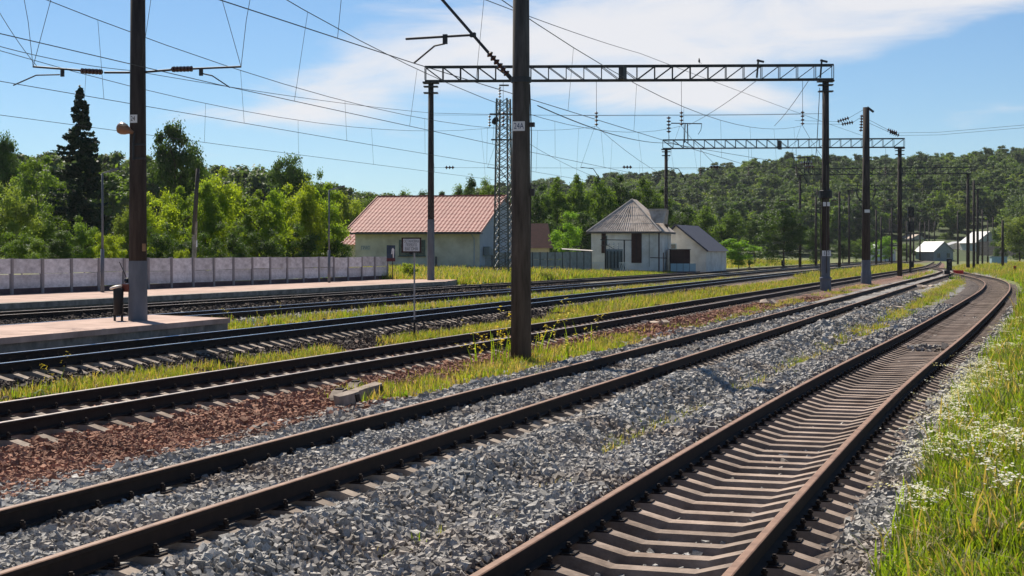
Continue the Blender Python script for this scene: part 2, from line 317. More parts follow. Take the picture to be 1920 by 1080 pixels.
# ------------------------------------------------------------------ ground
def gridobj(name, xs, ys, zf, m, kind='structure'):
    Xg, Yg = np.meshgrid(xs, ys); v = np.stack([Xg.ravel(), Yg.ravel(), zf(Xg, Yg).ravel()], 1); nx, ny = len(xs), len(ys)
    i, j = np.meshgrid(np.arange(nx - 1), np.arange(ny - 1)); a = (j * nx + i).ravel()
    f = np.stack([a, a + 1, a + nx + 1, a + nx], 1)
    return link(name, npmesh(name, v, f, m, smooth=True), kind=kind)
def groundmat():
    m = bpy.data.materials.new('ground_soil_grass'); m.use_nodes = True; t = m.node_tree; b = t.nodes['Principled BSDF']; b.inputs['Roughness'].default_value = .95
    def nn(k): return t.nodes.new(k)
    tx = nn('ShaderNodeTexCoord'); sx = nn('ShaderNodeSeparateXYZ'); t.links.new(tx.outputs['Object'], sx.inputs[0])
    def noise(s, d=5):
        n = nn('ShaderNodeTexNoise'); n.inputs['Scale'].default_value = s; n.inputs['Detail'].default_value = d; t.links.new(tx.outputs['Object'], n.inputs[0]); return n.outputs[0]
    def ramp(v, a, bb):
        r = nn('ShaderNodeMapRange'); r.interpolation_type = 'SMOOTHSTEP'; t.links.new(v, r.inputs[0]); r.inputs[1].default_value = a; r.inputs[2].default_value = bb; return r.outputs[0]
    def mixc(f, a, bb):
        x = nn('ShaderNodeMix'); x.data_type = 'RGBA'; t.links.new(f, x.inputs[0])
        for i, c in ((6, a), (7, bb)):
            if isinstance(c, tuple): x.inputs[i].default_value = (*c, 1)
            else: t.links.new(c, x.inputs[i])
        return x.outputs[2]
    def mth(op, a, bb):
        x = nn('ShaderNodeMath'); x.operation = op
        for i, c in enumerate((a, bb)):
            if isinstance(c, (int, float)): x.inputs[i].default_value = c
            else: t.links.new(c, x.inputs[i])
        return x.outputs[0]
    nb = noise(.5); xw = mth('ADD', sx.outputs[0], mth('MULTIPLY', mth('SUBTRACT', noise(.9), .5), 2.2))
    grass = mixc(ramp(nb, .38, .66), (.075, .105, .018), (.17, .165, .045))
    red = mixc(ramp(noise(3.), .35, .65), (.10, .055, .036), (.19, .115, .08))
    grey = mixc(ramp(noise(14.), .35, .65), (.10, .095, .09), (.22, .205, .195))
    inred = mth('MULTIPLY', ramp(xw, -21., -19.5), mth('SUBTRACT', 1., ramp(xw, -9.6, -9.2)))
    ingrey = mth('MULTIPLY', ramp(xw, -9.6, -9.2), mth('SUBTRACT', 1., ramp(xw, -1.7, -1.0)))
    inrail = mth('MULTIPLY', ramp(xw, -33.5, -32.), mth('SUBTRACT', 1., ramp(xw, -21., -19.5)))
    near = mth('SUBTRACT', 1., ramp(sx.outputs[1], 190., 330.))
    c = mixc(mth('MULTIPLY', inred, near), grass, red); c = mixc(mth('MULTIPLY', ingrey, near), c, grey); c = mixc(mth('MULTIPLY', inrail, .8), c, (.085, .06, .042))
    t.links.new(c, b.inputs['Base Color'])
    bp = nn('ShaderNodeBump'); bp.inputs['Strength'].default_value = .7; bp.inputs['Distance'].default_value = .05; t.links.new(noise(16.), bp.inputs['Height']); t.links.new(bp.outputs[0], b.inputs['Normal'])
    return m
m_ground = groundmat()
xs = np.unique(np.concatenate([np.arange(-45, 8, .3), np.arange(-120, -45, 2.), np.arange(8, 60, 2.), np.linspace(-1500, -120, 40), np.linspace(60, 1500, 40)]))
ys = np.unique(np.concatenate([np.arange(-20, 60, .5), np.arange(60, 140, 1.), np.arange(140, 420, 4.), np.linspace(420, 3000, 60), np.linspace(-200, -20, 8)]))
gridobj('ground', xs, ys, gz, m_ground)

# ------------------------------------------------------------------ ballast beds
BED = {  # lateral offset, height under rail top
 'A': ([-2.5, -1.75, -1.3, -1.0, -.5, .5, .9, 1.2, 1.7, 2.2], [-.42, -.20, -.22, -.38, -.40, -.40, -.38, -.255, -.215, -.40]),
 'B': ([-2.6, -1.9, -1.2, -.8, 0, .8, 1.0, 1.35, 1.9, 2.5], [-.45, -.20, -.215, -.225, -.205, -.225, -.29, -.31, -.31, -.43]),
 'C': ([-2.4, -1.7, -1.3, -.8, 0, .8, 1.3, 1.8, 2.5], [-.46, -.30, -.29, -.285, -.29, -.285, -.29, -.32, -.42]),
 'D': ([-2.4, -1.7, -1.3, -.8, 0, .8, 1.3, 1.7, 2.6], [-.50, -.30, -.30, -.29, -.29, -.29, -.31, -.34, -.52]),
 'E': ([-2.4, -1.7, -1.3, -.8, 0, .8, 1.3, 1.7, 2.5], [-.50, -.30, -.28, -.26, -.26, -.26, -.28, -.32, -.5]),
 'F': ([-2.3, -1.7, -1.3, -.8, 0, .8, 1.3, 1.7, 2.5], [-.50, -.30, -.28, -.26, -.26, -.26, -.28, -.32, -.5]),
}
BEDMAT = {'A': m_gravdark, 'B': m_grav, 'C': m_gravred, 'D': m_gravdark, 'E': m_grav, 'F': m_gravdark}  # siding bed: shade between its sleepers is put into the dark brown colour
def bedz(k, u, Y):
    t = TR[k]; z = t['z'] + np.interp(u, *BED[k])
    if k == 'A':   # a few sleepers of the siding lie buried under fresh gravel
        z = z + .19 * np.exp(-((Y - 41.2) / .75) ** 4) * np.exp(-(u / .62) ** 4)
    if k == 'B': z = z + .05 * (vnoise(u * 2 + 5, Y, 1.1, 9) - .5) * 1.3
    return z + .045 * (vnoise(u + 40, Y, .45, 11) - .5)
for k, t in TR.items():
    yb = np.unique(np.concatenate([np.arange(t['y0'] - 6, 60, .3), np.arange(60, min(t['y1'], 130), .8), np.arange(min(t['y1'], 130), t['y1'], 3)]))
    us = np.unique(np.concatenate([np.array(BED[k][0]), np.linspace(BED[k][0][0], BED[k][0][-1], 19)]))
    U, Yg = np.meshgrid(us, yb); v = np.stack([(t['x'](Yg) + U).ravel(), Yg.ravel(), bedz(k, U, Yg).ravel()], 1); nx = len(us)
    i, j = np.meshgrid(np.arange(nx - 1), np.arange(len(yb) - 1)); a = (j * nx + i).ravel()
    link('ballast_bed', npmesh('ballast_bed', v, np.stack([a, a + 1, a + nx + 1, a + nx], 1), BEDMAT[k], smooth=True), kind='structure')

# ------------------------------------------------------------------ rails and sleepers
PROF = np.array([(-.075, -.18), (-.075, -.168), (-.012, -.150), (-.010, -.046), (-.0365, -.036), (-.0365, -.006), (-.028, 0), (.028, 0), (.0365, -.006), (.0365, -.036), (.010, -.046), (.012, -.150), (.075, -.168), (.075, -.18)])
def rail(parent, k, side):
    t = TR[k]; yb = np.unique(np.concatenate([np.arange(t['y0'], 60, 1.5), np.arange(60, t['y1'], 3), [t['y1']]]))
    x = t['x'](yb); dxy = np.gradient(x, yb); nl = np.sqrt(1 + dxy ** 2); cx = x + side * .797 / nl; cy = yb - side * .797 * dxy / nl; npf = len(PROF)
    v = np.zeros((len(yb), npf, 3)); v[..., 0] = cx[:, None] + PROF[:, 0] / nl[:, None]; v[..., 1] = cy[:, None] - PROF[:, 0] * (dxy / nl)[:, None]; v[..., 2] = t['z'] + PROF[:, 1]
    i, j = np.meshgrid(np.arange(npf), np.arange(len(yb) - 1)); a = (j * npf + i).ravel(); b = (j * npf + (i + 1) % npf).ravel()
    f = np.stack([a, b, b + npf, a + npf], 1); mi = np.isin(i.ravel(), [5, 6, 7]).astype(int)
    return link('rail', npmesh('rail', v.reshape(-1, 3), f, [m_rustrail, t['head']], mi), parent)
SX = [-1.36, -1.30, -.98, -.62, -.33, .33, .62, .98, 1.30, 1.36]; SZ = [-.125, -.09, 0, 0, -.075, -.075, 0, 0, -.09, -.125]
def sleeper_v(w=.18):
    v = []; f = []
    for x, z in zip(SX, SZ):
        v += [(x, -w / 2 - .04, -.22), (x, -w / 2, z), (x, w / 2, z), (x, w / 2 + .04, -.22)]
    n = len(SX)
    for i in range(n - 1):
        for q in range(3): f.append((i*4 + q, (i+1)*4 + q, (i+1)*4 + q + 1, i*4 + q + 1))
    e = (n - 1) * 4; f += [(0, 1, 2, 3), (e + 3, e + 2, e + 1, e)]
    return np.array(v), f
SV, SF = sleeper_v()
def smesh(m): me = bpy.data.meshes.new('sleeper'); me.from_pydata(SV.tolist(), [], [tuple(reversed(q)) for q in SF]); me.materials.append(m); me.update(); return me
# fastener: plate, clip bolts either side of the rail foot
def fast_mb():
    b = MB(); b.box((0, 0, -.002), (.36, .16, .02))
    for sx_ in (-1, 1):
        b.box((sx_ * .095, 0, .022), (.07, .07, .03)); b.cyl((sx_ * .115, 0, .02), (sx_ * .115, 0, .085), .016, .016, 6); b.cyl((sx_ * .115, 0, .05), (sx_ * .115, 0, .07), .027, .027, 6)
    return b
FB = fast_mb(); FV = np.array(FB.v)
TLAB = {'A': 'rusty siding curving away beside the grassy bank, bare concrete sleepers showing', 'B': 'rusty-railed straight track half buried in fresh grey gravel', 'C': 'dull-railed track on red-brown ballast beside the numbered masts',
        'D': 'shiny main track running along the near side of the island platform', 'E': 'shiny main track running between the two platforms', 'F': 'dull track running along the long fenced platform edge'}
for k, t in TR.items():
    r = root('railway_track', (0, 0, 0), TLAB[k], 'railway track', 'tracks of the station yard')
    rail(r, k, -1); rail(r, k, 1)
    ysl = np.arange(t['y0'] + .2, t['y1'], t['dens']); xx = t['x'](ysl); an = -np.arctan(np.gradient(xx, ysl))
    ysl = ysl + rng.normal(0, .012, len(ysl)); an = an + rng.normal(0, .008, len(ysl)); me = smesh(t['sl']); farv = []; farf = []; fv = []; ff = []
    dd = ysl * CT - xx * ST; hh = xx * CT + ysl * ST; vis = (np.abs(hh) < dd * .36 + 2.5)
    cnt = 0
    for y, x, a, d, vi in zip(ysl, xx, an, dd, vis):
        z = t['z'] - .20 + rng.normal(0, .004)
        if vi and d < 78 and cnt < 290 and not (k == 'A' and False):
            o = link('sleeper', me, r, (x, y, z), a); cnt += 1
        else:
            c, s_ = math.cos(a), math.sin(a); n0 = len(farv) * len(SV); farv.append(np.stack([x + SV[:, 0]*c - SV[:, 1]*s_, y + SV[:, 0]*s_ + SV[:, 1]*c, z + SV[:, 2]], 1)); farf += [tuple(i + n0 for i in reversed(q)) for q in SF]
        if vi and d < 75:
            for sd in (-.797, .797):
                c, s_ = math.cos(a), math.sin(a); n0 = len(fv) * len(FV); q = FV + np.array([sd, 0, 0])
                fv.append(np.stack([x + q[:, 0]*c - q[:, 1]*s_, y + q[:, 0]*s_ + q[:, 1]*c, z + .006 + q[:, 2]], 1)); ff += [tuple(i + n0 for i in g_) for g_ in FB.f]
    for nm, vv, fc, mm in (('sleeper_run', farv, farf, t['sl']), ('rail_fastenings', fv, ff, m_rustrail)):
        if vv:
            me2 = bpy.data.meshes.new(nm); me2.from_pydata(np.concatenate(vv).tolist(), [], fc); me2.materials.append(mm); me2.update(); link(nm, me2, r, kind='stuff')

# ------------------------------------------------------------------ scatter of instances
def collection_of(name, meshes):
    c = bpy.data.collections.new(name)
    for i, me in enumerate(meshes): c.objects.link(bpy.data.objects.new(name + '_piece', me))
    return c
def scatter(name, pts, scl, coll, label, cat, tilt=.0, full=False, seed=1):
    me = bpy.data.meshes.new(name); me.vertices.add(len(pts)); me.vertices.foreach_set('co', np.asarray(pts, np.float32).ravel())
    at = me.attributes.new('scl', 'FLOAT_VECTOR', 'POINT'); sc = np.asarray(scl, np.float32)
    if sc.ndim == 1: sc = np.stack([sc] * 3, 1)
    at.data.foreach_set('vector', sc.ravel()); me.update()
    o = link(name, me, kind='stuff'); tag(o, label, cat, kind='stuff')
    g = bpy.data.node_groups.new(name, 'GeometryNodeTree'); g.interface.new_socket('Geometry', in_out='INPUT', socket_type='NodeSocketGeometry'); g.interface.new_socket('Geometry', in_out='OUTPUT', socket_type='NodeSocketGeometry')
    gi = g.nodes.new('NodeGroupInput'); go = g.nodes.new('NodeGroupOutput'); mp_ = g.nodes.new('GeometryNodeMeshToPoints'); ip = g.nodes.new('GeometryNodeInstanceOnPoints')
    ci = g.nodes.new('GeometryNodeCollectionInfo'); ci.inputs['Collection'].default_value = coll; ci.inputs['Separate Children'].default_value = True; ci.inputs['Reset Children'].default_value = True
    na = g.nodes.new('GeometryNodeInputNamedAttribute'); na.data_type = 'FLOAT_VECTOR'; na.inputs['Name'].default_value = 'scl'
    rv = g.nodes.new('FunctionNodeRandomValue'); rv.data_type = 'FLOAT_VECTOR'; rv.inputs['Seed'].default_value = seed
    a = math.pi if full else tilt
    rv.inputs[0].default_value = (-a, -a, -math.pi); rv.inputs[1].default_value = (a, a, math.pi)
    g.links.new(gi.outputs[0], mp_.inputs[0]); g.links.new(mp_.outputs[0], ip.inputs['Points']); g.links.new(ci.outputs[0], ip.inputs['Instance']); ip.inputs['Pick Instance'].default_value = True
    g.links.new(rv.outputs[0], ip.inputs['Rotation']); g.links.new(na.outputs[0], ip.inputs['Scale']); g.links.new(ip.outputs[0], go.inputs[0])
    md = o.modifiers.new('scatter', 'NODES'); md.node_group = g
    return o
def stone_mesh(m, seed):
    r_ = np.random.default_rng(seed)
    v = np.array([(x, y, z) for z in (-1, 1) for x, y in ((-1, -1), (1, -1), (1, 1), (-1, 1))], float)
    v = v * r_.uniform(.45, 1.0, (8, 3)) * np.array([1, r_.uniform(.6, .95), r_.uniform(.45, .8)]) * .52
    f = [(3, 2, 1), (3, 1, 0), (4, 5, 6), (4, 6, 7), (0, 1, 5), (0, 5, 4), (1, 2, 6), (1, 6, 5), (2, 3, 7), (2, 7, 6), (3, 0, 4), (3, 4, 7)]
    return npmesh('stone', v, f, m)
def stone_points(x0, x1, y0, y1, dens, zf, keep=None):
    n = int((x1 - x0) * (y1 - y0) * dens); X = rng.uniform(x0, x1, n); Y = rng.uniform(y0, y1, n)
    return X, Y
def bed_stones(k, layers):
    out = []; sc = []; t = TR[k]
    for (y0, y1, dens, size) in layers:
        u0, u1 = BED[k][0][0] - .3, BED[k][0][-1] + .3; n = int((u1 - u0) * (y1 - y0) * dens); U = rng.uniform(u0, u1, n); Y = rng.uniform(y0, y1, n); X = t['x'](Y) + U
        ok = inview(X, Y, .04)
        un = np.abs(np.abs(U) - .797) > .10
        if k in 'A': un &= ~((np.abs(U) < 1.25) & (rng.random(n) < .93)) | (np.abs(Y - 41.2) < .9)
        ok &= un; U, Y, X = U[ok], Y[ok], X[ok]; z = np.maximum(bedz(k, U, Y), gz(X, Y))
        s_ = size * rng.lognormal(0, .28, len(U)); out.append(np.stack([X, Y, z + s_ * .08], 1)); sc.append(s_)
    return np.concatenate(out), np.concatenate(sc)
gs = collection_of('grey_stones', [stone_mesh(m_stone, i) for i in range(16)])
rs = collection_of('red_stones', [stone_mesh(m_stonered, 20 + i) for i in range(8)])
ds = collection_of('dark_stones', [stone_mesh(m_stonedark, 40 + i) for i in range(6)])
LAY = [(4, 20, 520, .055), (20, 40, 220, .070), (40, 75, 60, .10)]
for k, c, lab in (('A', gs, 'loose grey granite chips around the rusty siding'), ('B', gs, 'fresh grey granite gravel heaped in the straight rusty track'), ('C', rs, 'red-brown crushed stone along the dull-railed track'), ('D', ds, 'dark oily crushed stone beside the island platform track'), ('E', gs, 'pale crushed stone in the track between the platforms'), ('F', ds, 'dark crushed stone in the track along the fenced platform')):
    lay = LAY if k in 'ABC' else [(12, 45, 90, .075), (45, 110, 34, .11)]
    p, s_ = bed_stones(k, lay); scatter('ballast_stones', p, s_, c, lab, 'gravel', full=True, seed=ord(k))
# grey heap between siding and straight track, red zone between B and C
def strip(xf, y0, y1, dens, size, zadd=0):
    n = int(y1 - y0) * dens; Y = rng.uniform(y0, y1, n); X = xf(Y, n); ok = inview(X, Y, .04); X, Y = X[ok], Y[ok]
    s_ = size * rng.lognormal(0, .28, len(X)); return np.stack([X, Y, gz(X, Y) + heap(X, Y) + s_ * .1], 1), s_
def heap(X, Y):   # long low gravel ridge left between the siding and the straight track
    w = (X + 5.35 + .25 * (vnoise(Y, 0 * Y, 6, 21) - .5)) / .55
    return .40 * np.exp(-w ** 2) * (.25 + .9 * vnoise(X, Y, 2.2, 22)) * np.clip((150 - Y) / 60, 0, 1)
hx_ = np.arange(-6.9, -3.9, .15); gridobj('gravel_ridge', hx_, np.concatenate([np.arange(3, 60, .3), np.arange(60, 150, 1)]), lambda X, Y: gz(X, Y) + heap(X, Y) - .03, m_grav)
pp = []; ss = []
for y0, y1, dn, sz in ((5, 20, 1400, .055), (20, 40, 620, .070), (40, 90, 180, .1)):
    p, s_ = strip(lambda Y, n: rng.uniform(-6.8, -4.6, n), y0, y1, dn, sz); pp.append(p); ss.append(s_)
for y0, y1, dn, sz in ((8, 20, 260, .06), (20, 40, 150, .075), (40, 80, 60, .1)):
    p, s_ = strip(lambda Y, n: ax(Y) + 2.6 + rng.normal(-1.25, .3, n), y0, y1, dn, sz); pp.append(p); ss.append(s_)
scatter('ridge_stones', np.concatenate(pp), np.concatenate(ss), gs, 'ridge of tipped grey gravel between the siding and the straight track', 'gravel', full=True, seed=5)
pp = []; ss = []
for y0, y1, dn, sz in ((8, 20, 700, .062), (20, 40, 330, .07), (40, 90, 100, .1)):
    p, s_ = strip(lambda Y, n: rng.uniform(-11.0, -9.2, n), y0, y1, dn, sz); pp.append(p); ss.append(s_)
scatter('red_stones', np.concatenate(pp), np.concatenate(ss), rs, 'red-brown stony ground between the straight track and the dull-railed track', 'gravel', full=True, seed=6)

# ------------------------------------------------------------------ grass
def tuft(m, seed, n=22, h=.24, spread=.17, w=.0062, lean=.5, heads=None):
    r_ = np.random.default_rng(seed); v = []; f = []; mi = []; at = []
    for i in range(n):
        a = r_.uniform(0, 6.283); r0 = spread * math.sqrt(r_.random()); bx, by = r0 * math.cos(a), r0 * math.sin(a); hh = h * r_.uniform(.45, 1.15); ln = lean * hh * r_.uniform(.1, 1.); b = r_.uniform(0, 6.283)
        dx_, dy_ = math.cos(b), math.sin(b); px_, py_ = -dy_ * w, dx_ * w; k = len(v); q = r_.random()
        for tt, ww in ((0, 1), (.45, .9), (.8, .55), (1, .08)):
            ox = bx + dx_ * ln * tt ** 2; oy = by + dy_ * ln * tt ** 2; z = hh * (tt - .18 * tt ** 3 * lean)
            v += [(ox - px_ * ww, oy - py_ * ww, z), (ox + px_ * ww, oy + py_ * ww, z)]
        for s_ in range(3): f.append((k + 2*s_, k + 2*s_ + 1, k + 2*s_ + 3, k + 2*s_ + 2)); at.append(q); mi.append(0)
        if heads and r_.random() < heads[1]:
            for q_ in range(heads[2]):
                cx, cy, cz = v[-1][0] + r_.normal(0, heads[3]), v[-1][1] + r_.normal(0, heads[3]), v[-1][2] + r_.normal(0, heads[3] * heads[4]); e = heads[5] * r_.uniform(.6, 1.3); k = len(v)
                t1 = r_.normal(0, .4, 3) * e; v += [(cx - e, cy - e, cz + t1[0]), (cx + e, cy - e, cz - t1[1]), (cx + e, cy + e, cz + t1[1]), (cx - e, cy + e, cz - t1[0])]; f.append((k, k+1, k+2, k+3)); at.append(q); mi.append(1)
    ms = [m] + ([heads[0]] if heads else [])
    return npmesh('tuft', v, f, ms, mi, attr=at)
cg = collection_of('green_tufts', [tuft(lm_grass, i) for i in range(6)] + [tuft(lm_grassy, 10 + i, lean=.7) for i in range(2)] + [tuft(lm_straw, 15, n=9, h=.38), tuft(lm_straw, 16, n=14, h=.26, lean=1.6), tuft(lm_mid, 17, n=9, h=.17, spread=.10, w=.028, lean=1.3), tuft(lm_bright, 18, n=8, h=.15, spread=.12, w=.024, lean=1.5), tuft(lm_grass, 19, n=30, h=.14, spread=.2), tuft(lm_grass, 20, n=30, h=.16, spread=.2, lean=1.1)])
cy = collection_of('yellow_tufts', [tuft(lm_grassy, 30 + i, n=14) for i in range(4)] + [tuft(lm_grass, 36 + i, n=14) for i in range(2)] + [tuft(lm_straw, 39 + i, n=12) for i in range(3)] + [tuft(lm_straw, 44, n=12, lean=1.4, h=.2), tuft(lm_mid, 45, n=8, h=.16, spread=.12, w=.024, lean=1.3), tuft(lm_grassy, 46, n=26, h=.13, spread=.2)])
cumb = collection_of('umbel_tufts', [tuft(lm_will, 60 + i, n=8, h=.42, spread=.2, w=.006, heads=(m_umbel, .8, 22, .035, .25, .0095)) for i in range(4)])
crape = collection_of('rape_tufts', [tuft(lm_grass, 70 + i, n=5, h=.85, spread=.16, w=.012, lean=.25, heads=(m_yellow, .75, 16, .03, 1.6, .013)) for i in range(4)])
def gpatch(regs, coll, name, label, minz=None, seed=1, cat='grass'):
    pp = []; ss = []
    for (xf, y0, y1, n, s0, s1, thr, nseed) in regs:
        Y = rng.uniform(y0, y1, n); X = xf(Y, n); ok = inview(X, Y, .05, 3) & (vnoise(X, Y, 1.6, nseed) * .65 + vnoise(X, Y, .6, nseed + 1) * .35 > thr); 
        for t_ in TR.values(): ok &= ~((np.abs(X - t_['x'](Y)) < 1.6) & (Y < t_['y1'] + 2))
        X, Y = X[ok], Y[ok]
        pp.append(np.stack([X, Y, gz(X, Y) - .015], 1)); s_ = rng.uniform(s0, s1, len(X)); ss.append(np.stack([s_ * rng.uniform(.9, 1.5, len(X)), s_ * rng.uniform(.9, 1.5, len(X)), s_], 1))
    return scatter(name, np.concatenate(pp), np.concatenate(ss), coll, label, cat, tilt=.15, seed=seed)
bank = lambda lo, hi: (lambda Y, n: ax(Y) + 2.6 + lo + (hi - lo) * rng.beta(1.1, 1.5, n))
bankc = lambda lo, sc_: (lambda Y, n: ax(Y) + 2.6 + lo + rng.exponential(sc_, n))
gpatch([(bank(-.72, 5.5), 5, 17, 15000, .55, 1.25, .22, 51), (bank(-.75, 7), 17, 34, 14000, .7, 1.4, .22, 52), (bank(-.7, 12), 34, 75, 13000, 1.0, 1.9, .25, 53), (bank(-.8, 22), 75, 150, 7000, 1.3, 2.4, .2, 54)], cg, 'bank_grass', 'lush green grass with dry stalks on the bank beside the siding', seed=11)
gpatch([(bankc(-.85, .4), 9, 50, 260, .6, .95, .5, 61)], cumb, 'umbel_flowers', 'white umbel flowers lining the edge of the grassy bank', seed=12, cat='wildflowers')
U_ = lambda lo, hi: (lambda Y, n: rng.uniform(lo, hi, n))
gpatch([(U_(-16.1, -14.6), 18, 60, 3600, .6, 1.1, .42, 71), (U_(-17.2, -14.7), 60, 150, 4500, 1.0, 1.9, .36, 72), (U_(-20, -14.8), 150, 300, 2500, 1.6, 2.8, .3, 73),
        (lambda Y, n: rng.normal(-4.75, .33, n), 7, 45, 2200, .4, .85, .5, 74), (lambda Y, n: rng.normal(-4.5, .4, n), 45, 150, 2600, .6, 1.3, .45, 75),
        (lambda Y, n: rng.normal(-10.3, .5, n), 24, 46, 2000, .5, 1.2, .34, 76), (U_(-11, -9.4), 46, 130, 1500, .6, 1.2, .60, 77),
        (U_(-23.2, -21.5), 39.5, 140, 3000, .7, 1.5, .42, 78), (U_(-9.5, 22), 150, 330, 9000, 1.4, 2.8, .3, 79), (U_(-33.2, -29.2), 60, 300, 500, .6, 1.3, .66, 80)], cy, 'yard_grass', 'dry yellow-green grass growing in strips between the tracks', seed=13)
gpatch([(U_(-52, -33.4), 98, 138, 5500, 1.7, 3.2, .22, 91), (U_(-46, -33.4), 138, 172, 3500, .8, 1.5, .3, 93), (U_(-75, -36), 175, 330, 6000, 1.8, 3.2, .25, 92)], cy, 'meadow_grass', 'tall meadow grass in front of the red-roofed building', seed=14)
gpatch([(U_(-52, -33.0), 98, 138, 1600, 1.5, 2.6, .3, 95), (U_(-44, -33.0), 138, 175, 2600, .7, 1.4, .25, 96)], cg, 'verge_grass', 'fresh green grass verge along the far track below the buildings', seed=15)
mp24 = G(977, 684, -.33)
gpatch([(lambda Y, n: mp24.x + rng.normal(-.6, .75, n), mp24.y - 1.6, mp24.y + 2.2, 20, .75, 1.2, .1, 97)], crape, 'rapeseed_flowers', 'yellow flowering weeds around the foot of the near mast', seed=16, cat='wildflowers')
gpatch([(U_(-15.8, -14.9), 20, 24, 3, .5, .7, .1, 98), (lambda Y, n: rng.normal(-22.4, .2, n), 40, 47, 4, .5, .7, .1, 99)], crape, 'yellow_weeds', 'scattered yellow weeds standing between the main tracks', seed=17, cat='wildflowers')

# ------------------------------------------------------------------ platforms
def slab(name, outline, z, label, cat, th=.75):
    r = root(name, (0, 0, 0), label, cat); n = len(outline)
    b = MB(); b.add([(x, y, z) for x, y in outline], [tuple(range(n))]); b.obj('paved_top', m_plat, r)
    b = MB()
    for (x0, y0), (x1, y1) in zip(outline, outline[1:] + outline[:1]): b.add([(x0, y0, z - th), (x1, y1, z - th), (x1, y1, z - .004), (x0, y0, z - .004)], [(0, 1, 2, 3)])
    b.obj('side_wall', m_platedge, r); return r
xD, xE, xF = TR['D']['x'], TR['E']['x'], TR['F']['x']
ny = [6, 12, 18, 24, 30, 36, 39.2]
out = [(float(xD(y)) - 1.78, y) for y in ny] + [(-23.55, 40.7), (-23.55, 6)]
isl = slab('island_platform', out, .37, 'low pinkish island platform with worn edge around the mast marked 24', 'platform')
b = MB()
for y0, y1 in zip(ny[:-1], ny[1:]): b.add([(float(xD(y0)) - 1.70, y0, .375), (float(xD(y1)) - 1.70, y1, .375), (float(xD(y1)) - 1.98, y1, .378), (float(xD(y0)) - 1.98, y0, .378), (float(xD(y0)) - 1.70, y0, .24), (float(xD(y1)) - 1.70, y1, .24)], [(0, 1, 2, 3), (4, 5, 1, 0)])
b.obj('coping', m_plat, isl)
fp = slab('side_platform', [(-32.75, 15), (-32.75, 91), (-34.6, 98.5), (-39.6, 101), (-39.6, 15)], .42, 'long pinkish side platform in front of the white concrete fence', 'platform')
b = MB(); b.box((-32.9, 53, .33), (.5, 76, .2)); b.obj('coping', m_platedge, fp)
# ------------------------------------------------------------------ white panel fence
fr = root('concrete_fence', (-39.75, 0, 0), 'whitewashed concrete panel fence with dark plinth behind the long platform', 'fence')
pb = MB(); pb.box((0, 0, .96), (.07, 2.02, .60)); pm1 = pb.mesh('panel', m_fence)
pb = MB(); pb.box((.01, 0, 1.585), (.07, 2.02, .62)); pm2 = pb.mesh('panel', m_fence)
pb = MB(); pb.box((0, 0, .42), (.09, 2.04, .46)); pm3 = pb.mesh('plinth_panel', m_plinth)
pb = MB(); pb.box((0.02, 0, 1.0), (.16, .15, 1.84)); pm4 = pb.mesh('post', m_fencepost)
y = 44.
while y < 99.5:
    link('post', pm4, fr, (0, y, rng.normal(0, .012)), rng.normal(0, .02))
    if y < 97.5:
        for q in (pm1, pm2, pm3): o = link('panel' if q is not pm3 else 'plinth_panel', q, fr, (rng.normal(0, .012), y + 1.1, rng.normal(0, .012)), rng.normal(0, .006)); o.rotation_euler[0] = rng.normal(0, .004)
    y += 2.2
# ------------------------------------------------------------------ catenary masts
CAMX = Vector((CT, ST, 0)); CAMD = Vector((-ST, CT, 0))
def insul(b, a, c, n=4, r=.09, rod=.02, mi=0):
    a = Vector(a); c = Vector(c); b.cyl(a, c, rod, rod, 6, mi); ax_ = (c - a); ln = ax_.length; ax_.normalize()
    for i in range(n):
        p = a + ax_ * (ln * (i + .5) / n); b.lathe(p - ax_ * (ln / n * .28), [(0, rod * 1.4), (ln / n * .22, r), (ln / n * .3, r * .95), (ln / n * .56, rod * 1.6)], 10, mi, ax_)
    return b
def plate(parent, loc, w, h, txt=None, size=.2, tm=None, off=0.):
    """enamel number plate facing back down the line"""
    nrm = (-CAMD * .97 - CAMX * .24).normalized(); xr = Vector((0, 0, 1)).cross(nrm).normalized()
    M = Matrix((( xr.x, 0, nrm.x, loc[0]), (xr.y, 0, nrm.y, loc[1]), (0, 1, 0, loc[2]), (0, 0, 0, 1)))
    b = MB(); b.box((0, 0, 0), (w, h, .012)); o = b.obj('number_plate', m_white, parent); o.matrix_local = M
    if txt: text(txt, size, tm or m_blackt, 'lettering', o, Matrix.Translation((off, 0, .008)) @ Matrix.Scale(.72, 4, (1, 0, 0)), .001)
    return o
def mast(px, d, zb, ztop, r0, r1, m, label, group=None, paint=0., pm=m_paint, name='catenary_mast', seg=16, sleeve=0.):
    p = AT(px, d, zb); r = root(name, p, label, 'mast', group); h = ztop - zb; b = MB(); n = 6
    b.cyl((0, 0, -.5), (0, 0, h), r0, r1, seg); b.obj('pole', m, r, True)
    for q in r.children: q.data.polygons.foreach_set('use_smooth', [len(f.vertices) == 4 for f in q.data.polygons])
    if paint:
        b = MB(); b.cyl((0, 0, -.1), (0, 0, paint), r0 + .006, r0 + (r1 - r0) * paint / h + .006, seg, caps=False); b.obj('painted_base', pm, r, True)
    if sleeve:
        b = MB(); b.lathe((0, 0, -.2), [(0, r0 + .13), (sleeve, r0 + .11), (sleeve + .08, r0 + .02)], seg); b.obj('foundation_sleeve', pm, r)
    return r
